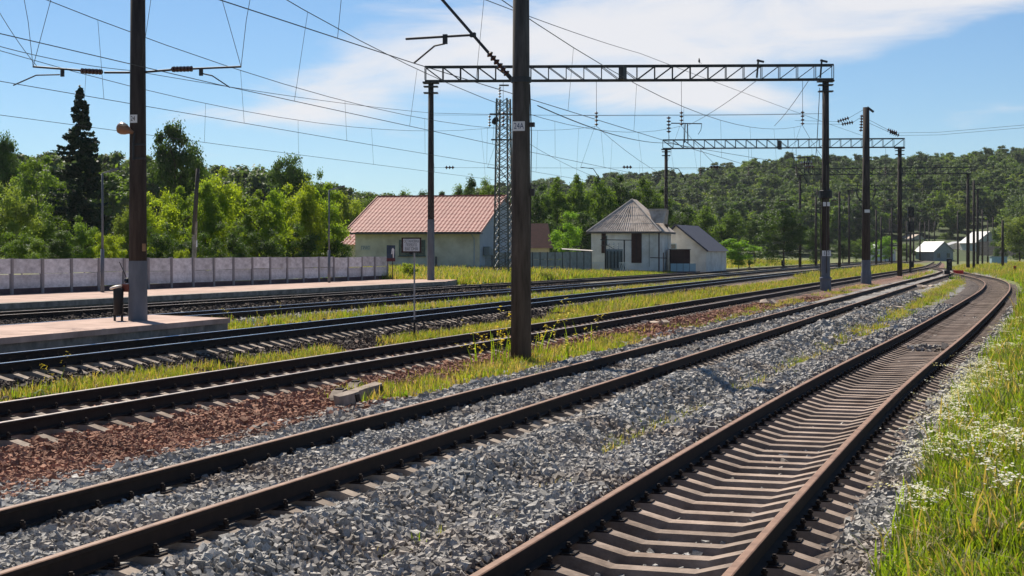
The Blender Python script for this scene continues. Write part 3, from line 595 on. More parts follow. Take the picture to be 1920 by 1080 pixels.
# mast 24A
base24 = AT(977, F * (HC + .35) / 209, -.35); d24a = F * (HC + .35) / 209
m24a = mast(977, d24a, -.35, 10.6, .235, .165, m_mastgrey, 'tall grey concrete mast with plate 24A standing in yellow weeds', 'masts with number plates')
plate(m24a, -CAMX * .05 - CAMD * .225 + Vector((0, 0, 2.13 + (475 - 238) * d24a / F + .35)), .27, .21, '24A', .19, m_navy)
z6 = 2.13 + 325 * d24a / F + .35
cdx = Vector((-1, .0, 0))
b = MB(); b.cyl((0, 0, z6 - .06), (0, 0, z6 + .06), .225, .225, 16); b.obj('clamp_band', m_steel, m24a)
e0 = Vector((-.2, 0, z6)); e1 = Vector((-2.75, -.1, z6 + 2.9))
b = MB(); insul(b, e0 + (e1 - e0) * .04, e0 + (e1 - e0) * .22, 6, .085, .035); b.obj('insulator', m_insul, m24a)
b = MB(); b.cyl(e0 + (e1 - e0) * .2, e1, .035, .035, 8); b.cyl(e0, e0 + (e1 - e0) * .06, .05, .05, 8); b.obj('cantilever_tube', m_steel, m24a)
b = MB(); insul(b, (-.2, 0, z6 + 3.15), (-.9, 0, z6 + 3.1), 5, .08, .03); b.cyl((-.9, 0, z6 + 3.1), e1, .025, .025, 6); b.obj('top_stay', m_steel, m24a)
pj = e0 + (e1 - e0) * .36; pk = Vector((-2.72, -.06, pj.z - .03)); pe = Vector((-2.55, 0, 6.80)); pm_ = Vector((-1.78, -.04, pj.z - .02))
b = MB(); b.cyl(pj, pk, .028, .028, 8); b.box(pm_ + Vector((0, 0, -.05)), (.10, .06, .22)); b.box(pj, (.12, .1, .1)); b.obj('registration_tube', m_steel, m24a)
b = MB(); b.path([pm_ + Vector((0, 0, -.15)), pm_ + Vector((-.25, 0, -.19)), pe], .02, 6); b.obj('steady_arm', m_steel, m24a)
b = MB(); b.path([(.2, 0, z6 - .1), (.24, 0, z6 - 1.2), (.22, .02, z6 - 2.6), (.2, 0, z6 - 5)], .012, 5); b.box((.25, 0, z6 - 1.0), (.12, .08, .1)); b.box((.26, 0, z6 - 2.5), (.1, .08, .16)); b.obj('earth_wire', m_wire, m24a)
# mast 24 on the island platform
d24 = F * (HC - .37) / 126
b24 = AT(258.5, d24, .37)
m24 = mast(258.5, d24, .37, 11.2, .245, .18, m_mast, 'dark brown concrete mast with plate 24 on the island platform', 'masts with number plates', paint=(601 - 489) * d24 / F)
plate(m24, -CAMX * .055 - CAMD * .235 + Vector((0, 0, (601 - 224) * d24 / F)), .20, .21, '24', .18, m_blackt, -.02)
for sgn in (-1, 1):
    q = lambda px, py: P(px, py, d24 - ST / CT * (px - 258.5) / F * d24) - b24
    if sgn < 0: tube = [(243, 136), (196, 136)], [(192, 135), (152, 133)], [(152, 132), (62, 125)], (117, 131), [(112, 140), (68, 141), (25, 160)]
    else: tube = [(272, 135), (320, 131)], [(322, 130), (361, 129)], [(361, 129), (452, 125)], (377, 129), [(380, 138), (398, 142), (431, 164)]
    b = MB(); b.cyl(q(*tube[0][0]), q(*tube[0][1]), .03, .03, 8); b.cyl(q(*tube[2][0]), q(*tube[2][1]), .027, .027, 8); b.box(q(*tube[3]) + Vector((0, 0, -.08)), (.09, .06, .2)); b.obj('bracket_tube', m_steel, m24)
    b = MB(); insul(b, q(*tube[1][0]), q(*tube[1][1]), 6, .075, .05); b.obj('insulator', m_insul, m24)
    b = MB(); b.path([q(*w) for w in tube[4]], .018, 6); b.obj('steady_arm', m_steel, m24)
    b = MB(); tip = q(*tube[2][1]); b.path([tip, tip + Vector((sgn * .15, 0, 1.2)), tip + Vector((sgn * .5, 0, 2.9))], .008, 4); b.path([tip, tip + Vector((-sgn * .9, 0, 2.9))], .008, 4); b.obj('hanger_wire', m_wire, m24)
    b = MB(); b.cyl((0, 0, 9.6), (sgn * 3.4, 0, 10.0), .05, .04, 8); b.cyl((0, 0, 10.7), (sgn * 2.8, 0, 10.0), .02, .02, 6); insul(b, (sgn * 3.2, 0, 9.95), (sgn * 3.2, 0, 9.2), 4, .1); b.obj('cantilever', m_steel, m24)
q = lambda px, py, e=0: P(px, py, d24 + e) - b24
b = MB(); ax_ = (q(222, 236) - q(262, 252)); b.lathe(q(250, 249, -.22), [(0, .04), (.10, .07), (.2, .13), (.30, .165), (.39, .15), (.45, .07), (.46, .01)], 14, 0, ax_); lo = b.obj('lamp_head', m_lampbrown, m24, True)
b = MB(); b.lathe(q(231, 238, -.32), [(0, .02), (.04, .10), (.07, .12), (.09, .05)], 12, 0, (0, 0, 1)); b.obj('lamp_lens', m_lampglass, m24, True)
b = MB(); b.path([q(252, 250, -.24), q(250, 270, -.27), q(250, 300, -.27)], .028, 6)
for yy in (271, 297): b.box(q(262, yy, -.22), (.28, .05, .05), TH)
b.obj('lamp_bracket', m_steel, m24)
b = MB(); b.box(q(270, 464, -.24), (.09, .03, .2), TH); b.obj('cable_tag', mat('ochre_tag', (.25, .15, .08), .8), m24)
b = MB(); b.box(q(238, 540, -.05), (.2, .16, .2)); b.obj('red_box', mat('red_oxide', (.16, .045, .03), .8), m24)
b = MB(); b.cyl(q(239, 525), q(224, 491), .011, .011, 6); b.lathe(q(239, 531), [(0, .05), (.05, .09), (.12, .07), (.15, .03)], 10); b.obj('signal_rod', m_black, m24)
# rubbish bin
bp_ = AT(222, d24 - .15, .37); bn = root('litter_bin', bp_, 'dark litter bin on two legs with a pale tilted lid beside mast 24', 'bin')
b = MB(); b.lathe((0, 0, .16), [(0, .10), (.02, .125), (.66, .135), (.68, .13)], 16); b.obj('bin_body', m_black, bn, True)
for s_ in (-1, 1): b = MB(); b.bar(CAMX * (s_ * .095) + Vector((0, 0, 0)), CAMX * (s_ * .095) + Vector((0, 0, .5)), .05, .04); b.obj('leg', m_black, bn)
b = MB(); b.lathe(-CAMX * .06 + Vector((0, 0, .845)), [(0, .15), (.035, .175), (.06, .14), (.075, .05)], 16, 0, Vector((0, 0, 1)) - CAMX * .25); b.obj('tilted_lid', mat('pale_enamel_lid', (.72, .62, .52), .45), bn, True)
# ------------------------------------------------------------------ rigid gantries over the tracks
def gantry(pl, pr, dl, dr, zl, zr, zbeam, label, parts=True, wb=.75, hb=.9, plates=True, sleeve=False, m=m_mast):
    A_ = AT(pl, dl, zl); B_ = AT(pr, dr, zr); r = root('catenary_gantry', (A_ + B_) / 2 * Vector((1, 1, 0)).length * 0 + Vector(((A_.x + B_.x) / 2, (A_.y + B_.y) / 2, 0)), label, 'gantry', 'gantries spanning the main tracks'); O = Vector(r.location)
    for q, rr in ((A_, .20), (B_, .24)):
        g0 = q - O; b = MB(); b.cyl(g0 - Vector((0, 0, .5)), Vector((g0.x, g0.y, zbeam - .15)), rr + .03, rr - .03, 14); b.obj('post', m, r, True)
        b = MB()
        for zz in (.35, .75): b.box((g0.x, g0.y, zbeam - zz), (.9, .62, .07), math.atan2(B_.y - A_.y, B_.x - A_.x))
        b.box((g0.x, g0.y, zbeam - .1), (1.0, .8, .1), math.atan2(B_.y - A_.y, B_.x - A_.x)); b.obj('head_clamp', m_steel, r)
    u = (B_ - A_); u.z = 0; Ln = u.length; u.normalize(); w = Vector((-u.y, u.x, 0)); a0 = A_ - O - u * .35; a0.z = zbeam; Lt = Ln + .8
    b = MB()
    for sw in (-1, 1):
        for zz in (0, hb): b.bar(a0 + w * (sw * wb / 2) + Vector((0, 0, zz)), a0 + u * Lt + w * (sw * wb / 2) + Vector((0, 0, zz)), .10, .09)
    bm = b.obj('beam', m_steelblue, r)
    n = int(round(Lt / 1.1)); st = Lt / n
    def piece(pts, nm='brace', t=.045):
        if parts: b_ = MB(); [b_.bar(p, q_, t, t) for p, q_ in pts]; b_.obj(nm, m_steelblue, bm)
        else: [LAT.bar(p, q_, t, t) for p, q_ in pts]
    LAT = MB()
    for i in range(n + 1):
        for sw in (-1, 1):
            p = a0 + u * (i * st) + w * (sw * wb / 2); piece([(p + Vector((0, 0, .045)), p + Vector((0, 0, hb - .045)))], 'strut')
            if i < n:
                q_ = p + u * st; up = Vector((0, 0, hb - .03)); lo_ = Vector((0, 0, .03)); piece([(p + up, q_ + lo_)] if i < n / 2 else [(p + lo_, q_ + up)])
        if i < n:
            p = a0 + u * (i * st); piece([(p + w * (-wb / 2), p + u * st + w * (wb / 2))], 'plan_brace', .035)
    if not parts: LAT.obj('lattice', m_steelblue, bm)['kind'] = 'stuff'
    # hangers with insulators to the carrying wires, two cross ropes with insulators, steady arms
    hang = []
    for k in 'CDEF':
        t_ = None
        for it in range(6):
            yy = (A_.y + B_.y) / 2 if t_ is None else A_.y + u.y * t_; xx_ = float(TR[k]['x'](yy)); t_ = (xx_ - A_.x) / u.x
        if t_ < .6 or t_ > Ln - .3: continue
        p = A_ - O + u * t_; p.z = 0; hang.append((k, t_, p))
    zc1, zc2 = zbeam - 2.15, zbeam - 5.5; zm = zbeam - 2.9
    for zz, nm in ((zc1, 'upper_cross_rope'), (zc2, 'lower_cross_rope')):
        b = MB(); pa = A_ - O; pa.z = zz; pb_ = B_ - O; pb_.z = zz; N_ = 16
        b.path([pa + (pb_ - pa) * (i / N_) + Vector((0, 0, -.05 * math.sin(math.pi * i / N_))) for i in range(N_ + 1)], .012, 4); b.obj(nm, m_wire, r)
    b = MB(); pa = A_ - O; pa.z = zc2
    for tt in (1.2, Ln * .5, Ln * .72, Ln - 1.0): insul(b, pa + u * (tt - .3), pa + u * (tt + .3), 3, .12, .03)
    b.obj('rope_insulators', m_insul, r)
    for k, t_, p in hang:
        b = MB(); b.cyl(p + Vector((0, 0, zbeam)), p + Vector((0, 0, zm + .95)), .014, .014, 5); b.obj('hanger', m_wire, r)
        b = MB(); insul(b, p + Vector((0, 0, zm + .95)), p + Vector((0, 0, zm)), 4, .13, .025); b.obj('insulator', m_insul, r)
        zk = TR[k]['z'] + 6.55; b = MB(); b.path([p - u * 1.0 + Vector((0, 0, zc2)), p - u * .2 + Vector((0, 0, zc2 - .1)), p + u * .3 + Vector((0, 0, zk))], .022, 5); b.path([p - u * 1.0 + Vector((0, 0, zc2)), p - u * .1 + Vector((0, 0, zm))], .008, 4); b.obj('steady_arm', m_steel, r)
    return r, A_, B_, u, zm, hang, O
GA = [gantry(808, 1548, 102, 101, .40, -.32, 13.1, 'big lattice gantry standing between the far platform end and the thick grey-footed post'),
      gantry(1249, 1687, 169, 167, .2, -.3, 13.2, 'second lattice gantry beyond the hip-roofed hut, carrying a bracket on its beam'),
      gantry(1500, 1815, 240, 236, .2, -.2, 13.9, 'third lattice gantry seen against the wooded hill', False),
      gantry(1592, 1833, 308, 304, .2, .0, 14.3, 'farthest lattice gantry low against the wooded hill', False)]
# details of the first gantry: post sleeve, plates, number, brackets
r, A_, B_ = GA[0][0], GA[0][1], GA[0][2]; O = GA[0][6]
g0 = B_ - O
b = MB(); b.cyl(g0 + Vector((0, 0, -.2)), g0 + Vector((0, 0, 2.3)), .285, .278, 16, caps=False); b.obj('painted_base', m_paint, r, True)
b = MB(); b.lathe(g0 + Vector((0, 0, -.3)), [(0, .36), (1.05, .34), (1.12, .38), (1.22, .38), (1.28, .29)], 16); b.obj('foundation_sleeve', m_paint, r)
pl_ = plate(r, g0 - CAMD * .30 + Vector((0, 0, 2.45)), .55, .34, '133', .36, m_blackt)
plate(r, g0 - CAMD * .29 + Vector((0, 0, 5.55)), .42, .26)
b = MB(); b.cyl(g0 - CAMX * .33 + Vector((0, 0, -.1)), g0 - CAMX * .30 + Vector((0, 0, 7.2)), .035, .035, 6); b.cyl(g0 - CAMD * .33 + Vector((0, 0, 1.2)), g0 - CAMD * .3 + Vector((0, 0, 8.)), .03, .03, 6); b.obj('conduit', m_mastgrey, r)
b = MB(); b.lathe(g0 + Vector((0, 0, 5.9)), [(0, .30), (.05, .42), (.5, .42), (.55, .28)], 12); b.obj('cable_box', m_black, r)
b = MB(); b.path([g0 + Vector((-.35, -.1, 12.9)), g0 + Vector((-.5, -.1, 9.8)), g0 + Vector((-.75, -.1, 7)), g0 + Vector((-.9, -.1, 4.5))], .016, 5); b.path([g0 + Vector((-.35, -.2, 12.9)), g0 + Vector((-.55, -.2, 9)), g0 + Vector((-.3, -.1, 7.4))], .012, 5); b.obj('down_lead', m_wire, r)
for px in (1419, 1538):
    b = MB(); p = P(px, 128, 100.6) - O; b.bar(p + Vector((0, 0, -.6)), p + Vector((.1, 0, .55)), .13, .1); b.bar(p + Vector((0, 0, .5)), p + CAMX * .45 + Vector((0, 0, .4)), .12, .12); b.obj('beam_bracket', m_steel, r)
b = MB(); p = P(1168, 137, 101) - O; b.box(p, (.28, .9, .85)); b.obj('beam_splice', m_steel, r)
g1 = A_ - O
b = MB(); b.cyl(g1 + Vector((0, 0, -.1)), g1 + Vector((0, 0, 3.9)), .236, .222, 14, caps=False); b.obj('painted_base', m_paint, r, True)
# second gantry: portal bracket with insulator on the beam
r2, A2, B2 = GA[1][0], GA[1][1], GA[1][2]; O2 = GA[1][6]
b = MB(); q2 = lambda px, py: P(px, py, 168) - O2
for dx_ in (-4, 3): b.bar(q2(1287 + dx_ * .6, 231), q2(1287 + dx_, 268), .12, .1)
b.bar(q2(1258, 231), q2(1316, 232), .1, .1); b.path([q2(1316, 232), q2(1314, 244), q2(1309, 252)], .03, 5); b.obj('portal_bracket', m_steel, r2)
b = MB(); insul(b, q2(1254, 218), q2(1254, 250), 5, .26, .05); b.cyl(q2(1254, 250), q2(1254, 270), .03, .03, 5); b.obj('bracket_insulator', m_insul, r2)
b = MB(); p = P(1462, 272, 167.5) - O2; b.box(p, (.3, .9, .9)); b.obj('beam_splice', m_steel, r2)
# cross-line bracket hung on the mid gantry
b = MB(); q3 = lambda px, py: P(px, py, 238) - GA[2][6]
b.bar(q3(1489, 296), q3(1534, 294), .14); b.bar(q3(1489, 296), q3(1488, 308), .1); b.bar(q3(1534, 294), q3(1534, 306), .1); b.bar(q3(1509, 295), q3(1508, 325), .12); b.bar(q3(1514, 295), q3(1516, 325), .12); b.obj('portal_bracket', m_steel, GA[2][0])
b = MB(); insul(b, q3(1500, 307), q3(1524, 306), 5, .4, .05); b.obj('bracket_insulator', m_insul, GA[2][0])
# bird on the beam
bb = P(1311, 119, 101); bd = root('bird', bb, 'small dark bird perched on top of the big gantry beam', 'bird')
b = MB(); b.lathe((0, 0, .05), [(0, .02), (.05, .06), (.13, .065), (.19, .03), (.22, .045), (.26, .035), (.28, .008)], 8); b.bar((0, 0, .08), (.14, .05, .0), .05, .02); b.bar((0, 0, .06), (0, 0, -.06), .015); b.bar((-.02, -.03, .29), (-.05, -.05, .285), .012); b.obj('bird_body', m_bird, bd, True)
# ------------------------------------------------------------------ overhead lines, one per electrified track
for k in 'CDEF':
    t = TR[k]; sup = [(-28., 9.0)]
    sup.append((36. if k != 'C' else 34., {'C': 9.1, 'D': 9.2, 'E': 9.2, 'F': 9.2}[k]))
    for g in GA:
        for kk, tt, p in g[5]:
            if kk == k: sup.append((p.y + g[6].y, g[4]))
    sup += [(375., 10.2), (440., 10.5), (505., 11)]
    r = root('overhead_line', (0, 0, 0), {'C': 'overhead wires hung above the dull-railed track by mast 24A', 'D': 'overhead wires hung above the shiny track nearest the island platform', 'E': 'overhead wires hung above the shiny track between the platforms', 'F': 'overhead wires hung above the track along the fenced platform'}[k], 'overhead wire', 'overhead lines of the main tracks')
    zc = {'C': 6.45, 'D': 6.36, 'E': 6.58, 'F': 6.6}[k]; zig = {'C': .3, 'D': .5, 'E': -.2, 'F': .3}[k]; b = MB(); bc = MB(); sgn = 1
    for (y0, z0), (y1, z1) in zip(sup[:-1], sup[1:]):
        n_ = max(8, int((y1 - y0) / 4)); T = np.linspace(0, 1, n_ + 1); Y = y0 + (y1 - y0) * T; X = t['x'](Y); Zm = z0 + (z1 - z0) * T - 4 * T * (1 - T) * (min(z0, z1) - zc - 1.0) * (.95)
        Zc = zc + np.clip((Y - 60) / 60, 0, 1) * .15 + np.clip((Y - 300) / 200, 0, 1) * 2; Xc = X + zig * sgn * (1 - 2 * T); sgn = -sgn
        b.path([Vector(q_) for q_ in zip(X, Y, Zm)], .0125, 4); bc.path([Vector(q_) for q_ in zip(Xc, Y, Zc)], .011, 4)
        if y1 < 180:
            nd = int((y1 - y0) / 8)
            for i in range(nd):
                tt = (i + .5) / nd; yy = y0 + (y1 - y0) * tt
                if yy < 8: continue
                D_ = MB(); D_.cyl((float(t['x'](yy)), yy, float(np.interp(yy, Y, Zm))), (float(np.interp(yy, Y, Xc)), yy + .05, float(np.interp(yy, Y, Zc))), .006, .006, 4); D_.obj('dropper', m_wire, r)
    b.obj('carrying_wire', m_wire, r); bc.obj('contact_wire', m_wire, r)
# feeder and crossing wires
def wire(pts, label, rad=.012, sag=.0, n=14):
    r = root('feeder_wire', (0, 0, 0), label, 'wire'); b = MB()
    for a, c in zip(pts[:-1], pts[1:]): b.path([a + (c - a) * (i / n) - Vector((0, 0, 4 * sag * (i / n) * (1 - i / n))) for i in range(n + 1)], rad, 4)
    b.obj('conductor', m_wire, r); return r
wire([P(-60, 70, 50), P(244, 132, 60), P(810, 212, 100), P(1545, 213, 102)], 'long feeder wire passing behind mast 24 to the big gantry posts', .014, .15)
wire([P(860, -20, 46), P(1200, 100, 90), P(1640, 262, 160)], 'wire slanting down across the cloud past the right of mast 24A', .014, .1)
wire([P(1008, 198, 48), P(1250, 268, 92), P(1690, 330, 230)], 'thick slack wire leaving the right side of mast 24A', .018, .3)
wire([P(1290, 235, 160), P(1420, 150, 101)], 'inclined stay wire between the portal bracket and the big gantry', .02, .2)
wire([P(1452, 236, 150), P(1518, 148, 101)], 'steep stay wire rising to the right end of the big gantry', .02, .2)
wire([P(-20, -10, 40), P(70, 125, 43)], 'thin hanger wire running up from the left bracket tip', .008, .1)
# anchor mast with strain insulators
dA = F * (HC + .3) / 58
am = mast(1624, dA, -.3, 13.6, .36, .25, m_mast, 'thick anchor mast with strain insulators on both sides of its head', 'masts with number plates', paint=1.9)
ao = AT(1624, dA, -.3)
b = MB(); b.lathe((0, 0, -.2), [(0, .42), (1.1, .40), (1.25, .37)], 16); b.obj('foundation_sleeve', m_paint, am)
plate(am, -CAMD * .36 + Vector((0, 0, (533 - 396) * dA / F)), .40, .24)
qa = lambda px, py, e=0: P(px, py, dA + e) - ao
for a, c, w1, w0 in (((1570, 228), (1592, 221), (1490, 226), (1622, 204)), ((1578, 233), (1600, 229), (1500, 232), (1622, 215)), ((1664, 243), (1682, 249), None, (1630, 225)), ((1668, 248), (1686, 254), None, (1630, 231))):
    b = MB(); insul(b, qa(*a), qa(*c), 5, .17, .04); b.obj('strain_insulator', m_insul, am)
    b = MB(); b.cyl(qa(*w0), qa(*(c if w1 else a)), .018, .018, 4)
    if w1: b.cyl(qa(*a), qa(*w1), .014, .014, 4)
    else: b.path([qa(*c), qa(1760, c[1] - 1, -6), qa(1960, c[1] - 18, -26)], .014, 4)
    b.obj('strain_wire', m_wire, am)
b = MB(); insul(b, qa(1614, 247, -.2), qa(1616, 215, -.2), 6, .16, .04); b.obj('hanging_insulator', m_insul, am)
b = MB(); b.bar(qa(1626, 201), qa(1638, 210), .22, .14); b.obj('head_bracket', m_steel, am)
b = MB(); b.path([qa(1608, 345), qa(1606, 362), qa(1612, 376), qa(1622, 378)], .05, 6); b.path([qa(1640, 345), qa(1641, 362), qa(1636, 374)], .05, 6); b.obj('horn_gap', m_steel, am)
# far masts
lab = 'plain dark concrete mast in the crowded far end of the yard'
for px, d in ((1643, 300), (1652, 352), (1672, 330), (1690, 372), (1700, 415), (1713, 402), (1725, 432), (1734, 452), (1742, 470), (1752, 500), (1668, 395), (1796, 350), (1842, 352), (1852, 402), (1862, 452), (1574, 250), (1530, 255)):
    p = AT(px, d, 0); z = float(gz(p.x, p.y)); mast(px, d, z, z + rng.uniform(10.2, 12.6), .22, .16, m_mast, lab, 'far masts', seg=8)
for px, d, zt, lab_ in ((1880, 215, 6.6, 'short wooden telegraph pole on the yellow grass right of the turnout'), (1826, 226, 12.4, 'slim mast close beside the right post of the third gantry')):
    p = AT(px, d, 0); z = float(gz(p.x, p.y)); mast(px, d, z, zt, .2, .15, m_mast, lab_, None, seg=10)
# masts' small grey crossarm on the pole by hut
p = AT(1248, 169, .2)
# ------------------------------------------------------------------ signals
ds_ = 190.; sg = root('railway_signal', AT(1707, ds_, -.3), 'two-headed black railway signal on a grey post', 'signal')
b = MB(); b.cyl((0, 0, -.3), (0, 0, 7.6), .14, .11, 10); b.obj('post', m_mastgrey, sg, True)
b = MB(); b.cyl((0, 0, -.3), (0, 0, 1.6), .15, .15, 10); b.box((.25, 0, 1.1), (.3, .3, .7)); b.obj('base_cabinet', m_black, sg)
for zz in (5.6, 7.3):
    b = MB(); b.box(-CAMD * .2 + Vector((0, 0, zz)), (.72, .25, 1.25), TH); hd = b.obj('signal_head', m_black, sg)
    for dz in (-.28, .28): b = MB(); b.lathe(-CAMD * .33 + Vector((0, 0, zz + dz)), [(0, .17), (.2, .17), (.21, .14)], 10, 0, -CAMD); b.obj('lamp_hood', m_steel, hd)
b = MB(); b.cyl((0, 0, 7.6), (0, 0, 9.2), .03, .02, 6); b.obj('ladder_rod', m_steel, sg)
def dwarf(px, py, z, label, c=m_black, s_=1.):
    p = G(px, py, z); r = root('dwarf_signal', p, label, 'dwarf signal', 'dwarf signals between the tracks')
    b = MB(); b.cyl((0, 0, -.1), (0, 0, .5 * s_), .07, .06, 8); b.box((0, 0, .02), (.5 * s_, .4 * s_, .2)); b.obj('pedestal', m_steel, r)
    b = MB(); b.box((0, 0, .85 * s_), (.34 * s_, .26 * s_, .75 * s_)); hd = b.obj('signal_head', c, r)
    for dz in (.68, 1.02): b = MB(); b.lathe(-CAMD * .13 * s_ + Vector((0, 0, dz * s_)), [(0, .1 * s_), (.14 * s_, .1 * s_), (.15 * s_, .07 * s_)], 8, 0, -CAMD); b.obj('lamp_hood', m_steel, hd)
dwarf(1780, 521, -.25, 'black dwarf signal standing at the turnout between gravel and grass', s_=1.5)
dwarf(1903, 517, -.1, 'red dwarf signal standing in the grass beyond the curve', m_red, .8)
dwarf(1405, 503, .1, 'black dwarf signal by the far track right of the hut', s_=.9)
dwarf(1467, 503, .1, 'black dwarf signal by the far track in front of the large dark tree', s_=.9)
tm = root('turnout_machine', AT(1797, 178, -.2), 'small red point machine with a dark box beside the turnout', 'point machine')
b = MB(); b.box((0, 0, .25), (1.1, .6, .4)); b.obj('casing', m_red, tm); b = MB(); b.box((-1.2, -.2, .2), (.6, .5, .5)); b.box((.9, 0, .1), (.9, .1, .08)); b.obj('junction_box', m_black, tm)
# ------------------------------------------------------------------ lattice tower by the red-roofed building
dt = 128.; lt = root('lattice_tower', AT(944, dt, .3), 'slender green-grey steel lattice tower with small crossarms behind mast 24A', 'lattice tower')
def lat_w(z): return .62 - .19 * z / 14.3
legs = [(-1, -1), (1, -1), (1, 1), (-1, 1)]; H_ = 14.2
for i, j in legs: b = MB(); b.bar((i * lat_w(0), j * lat_w(0), -.2), (i * lat_w(H_), j * lat_w(H_), H_), .10); b.obj('leg', m_green, lt)
b = MB(); nz = 22
for q_ in range(nz):
    z0, z1 = H_ * q_ / nz, H_ * (q_ + 1) / nz
    for (i, j), (k_, l_) in zip(legs, legs[1:] + legs[:1]):
        b.bar((i * lat_w(z0), j * lat_w(z0), z0), (k_ * lat_w(z1), l_ * lat_w(z1), z1), .045); b.bar((k_ * lat_w(z0), l_ * lat_w(z0), z0), (i * lat_w(z1), j * lat_w(z1), z1), .045)
b.obj('lacing', m_green, lt)['kind'] = 'stuff'
tq = lambda px, py: P(px, py, dt) - AT(944, dt, .3)
for (x0, x1, yy, ins) in ((936, 954, 160, 937), (918, 972, 214, 918), (921, 972, 262, None)):
    b = MB(); b.bar(tq(x0, yy), tq(x1, yy), .12); b.obj('crossarm', m_green, lt)
    if ins: b = MB(); insul(b, tq(ins, yy + 2), tq(ins, yy + 24), 4, .13, .03); b.obj('insulator', m_insul, lt)
b = MB(); b.lathe(tq(924, 224), [(0, .1), (.1, .3), (.35, .3), (.45, .1)], 10, 0, (.8, 0, -.5)); b.obj('floodlight', m_black, lt)
# ------------------------------------------------------------------ platform lamps, leaning pole, signs
def lamp(px, d, ytop, armpx, army, label):
    o_ = AT(px, d, .42); r = root('platform_lamp', o_, label, 'street lamp', 'lamp posts on the long platform'); q_ = lambda x, y: P(x, y, d) - o_; h = q_(px, ytop).z
    b = MB(); b.cyl((0, 0, -.05), (0, 0, 1.9), .085, .08, 10); b.cyl((0, 0, 1.9), (0, 0, h), .055, .045, 8); b.obj('post', m_paint, r, True)
    b = MB(); b.path([(0, 0, h), q_(armpx - 8, army + 1)], .03, 6); b.obj('arm', m_paint, r)
    b = MB(); e = q_(armpx - 9, army + 1); f_ = q_(armpx, army - 1); b.bar(e, f_ + (f_ - e) * .6, .2, .09); b.obj('lamp_head', m_paint, r)
lamp(192, F * 1.71 / 73, 325, 216, 319, 'grey street lamp on the long platform left of mast 24')
lamp(617, F * 1.71 / 55, 357, 641, 351, 'grey street lamp on the long platform near its building end')
o_ = AT(362, 84, .5); r = root('leaning_pole', o_, 'leaning weathered pole on a concrete prop behind the white fence', 'pole'); q_ = lambda x, y: P(x, y, 84) - o_
b = MB(); b.cyl(q_(363.5, 440), q_(371, 316), .13, .10, 10); b.obj('wooden_pole', m_mastgrey, r, True)
b = MB(); b.bar((0, 0, -.2), q_(366, 415), .22, .2); b.obj('concrete_prop', m_conc, r); b = MB(); b.box(q_(367, 457), (.12, .12, .35)); b.obj('tag', m_white, r)
# stop-of-first-carriage sign
sd = F * (HC + .22) / 162; o_ = AT(777, sd, -.22); r = root('stop_sign', o_, 'framed white Cyrillic sign on a thin grey post between two tracks', 'sign'); q_ = lambda x, y: P(x, y, sd) - o_
b = MB(); b.cyl((0, 0, .0), (0, 0, q_(776, 474).z), .024, .024, 8); b.obj('post', mat('pale_grey_post', (.36, .35, .34), .7), r); b = MB(); b.cyl((0, 0, -.2), (0, 0, .55), .031, .031, 8); b.obj('black_foot', m_black, r)
b = MB(); c_ = q_(771.5, 459.5); b.box((0, 0, 0), (.535, .05, .41)); fr_ = b.obj('sign_frame', m_brown, r); fr_.location = c_; fr_.rotation_euler[2] = TH
b = MB(); b.box((0, -.028, 0), (.445, .012, .335)); bd_ = b.obj('sign_board', m_white, r); bd_.location = c_; bd_.rotation_euler[2] = TH
for tx_, zz, sz in (('ОСТАНОВКА', .10, .105), ('ПЕРВОГО', 0, .105), ('ВАГОНА', -.105, .13)):
    text(tx_, sz, m_blackt, 'lettering', bd_, Matrix.Translation((0, -.036, zz)) @ Matrix.Rotation(R(90), 4, 'X') @ Matrix.Scale(.62 if tx_ != 'ВАГОНА' else .68, 4, (1, 0, 0)), .001)
b = MB(); b.box(q_(771.5, 475.5), (.07, .07, .05)); b.obj('clamp', m_black, r)
# safety poster board at the platform end
pd = 104.; o_ = AT(736, pd, .40); r = root('poster_board', o_, 'dark poster with a white figure-like shape on a thin post at the platform end', 'poster'); q_ = lambda x, y: P(x, y, pd) - o_
b = MB(); b.cyl((0, 0, -.1), (0, 0, q_(735, 470).z), .03, .03, 6); b.obj('post', m_mastgrey, r)
b = MB(); b.box((0, 0, 0), (.55, .04, 1.05)); bo = b.obj('poster', m_poster, r); bo.location = q_(733, 475); bo.rotation_euler[2] = TH
b = MB(); b.box((0, -.024, -.42), (.55, .008, .21)); b.obj('lower_strip', m_posterred, bo)
b = MB(); b.add([(.06, -.026, .28), (.14, -.026, .36), (.22, -.026, .24), (.19, -.026, -.28), (.13, -.026, -.30), (.12, -.026, -.02), (.02, -.026, -.05)], [(0, 6, 5, 4, 3, 2, 1)]); b.obj('white_shape', m_white, bo)

# ------------------------------------------------------------------ buildings
def bframe(px, d, z, rz, name, label, cat='building', group=None):
    """local x along the facade (to the right), local y away from the tracks"""
    return root(name, AT(px, d, z), label, cat, group, rz)
def wallbox(b, x0, x1, y0, y1, z0, z1): b.box(((x0 + x1) / 2, (y0 + y1) / 2, (z0 + z1) / 2), (x1 - x0, y1 - y0, z1 - z0)); return b
def window(parent, x, y, z, w, h, nx=2, nz=1, fm=m_frame):
    b = MB(); b.box((x, y + .02, z), (w, .04, h)); p = b.obj('window', m_glass, parent); b = MB(); t_ = .06
    for i in range(nx + 1): b.box((x - w / 2 + w * i / nx, y - .02, z), (t_, .06, h + t_))
    for i in range(nz + 1): b.box((x, y - .025, z - h / 2 + h * i / nz), (w, .05, t_))
    b.obj('frame', fm, p); b = MB(); b.box((x, y - .06, z - h / 2 - .06), (w + .2, .16, .05)); b.obj('sill', m_gutter, p); return p
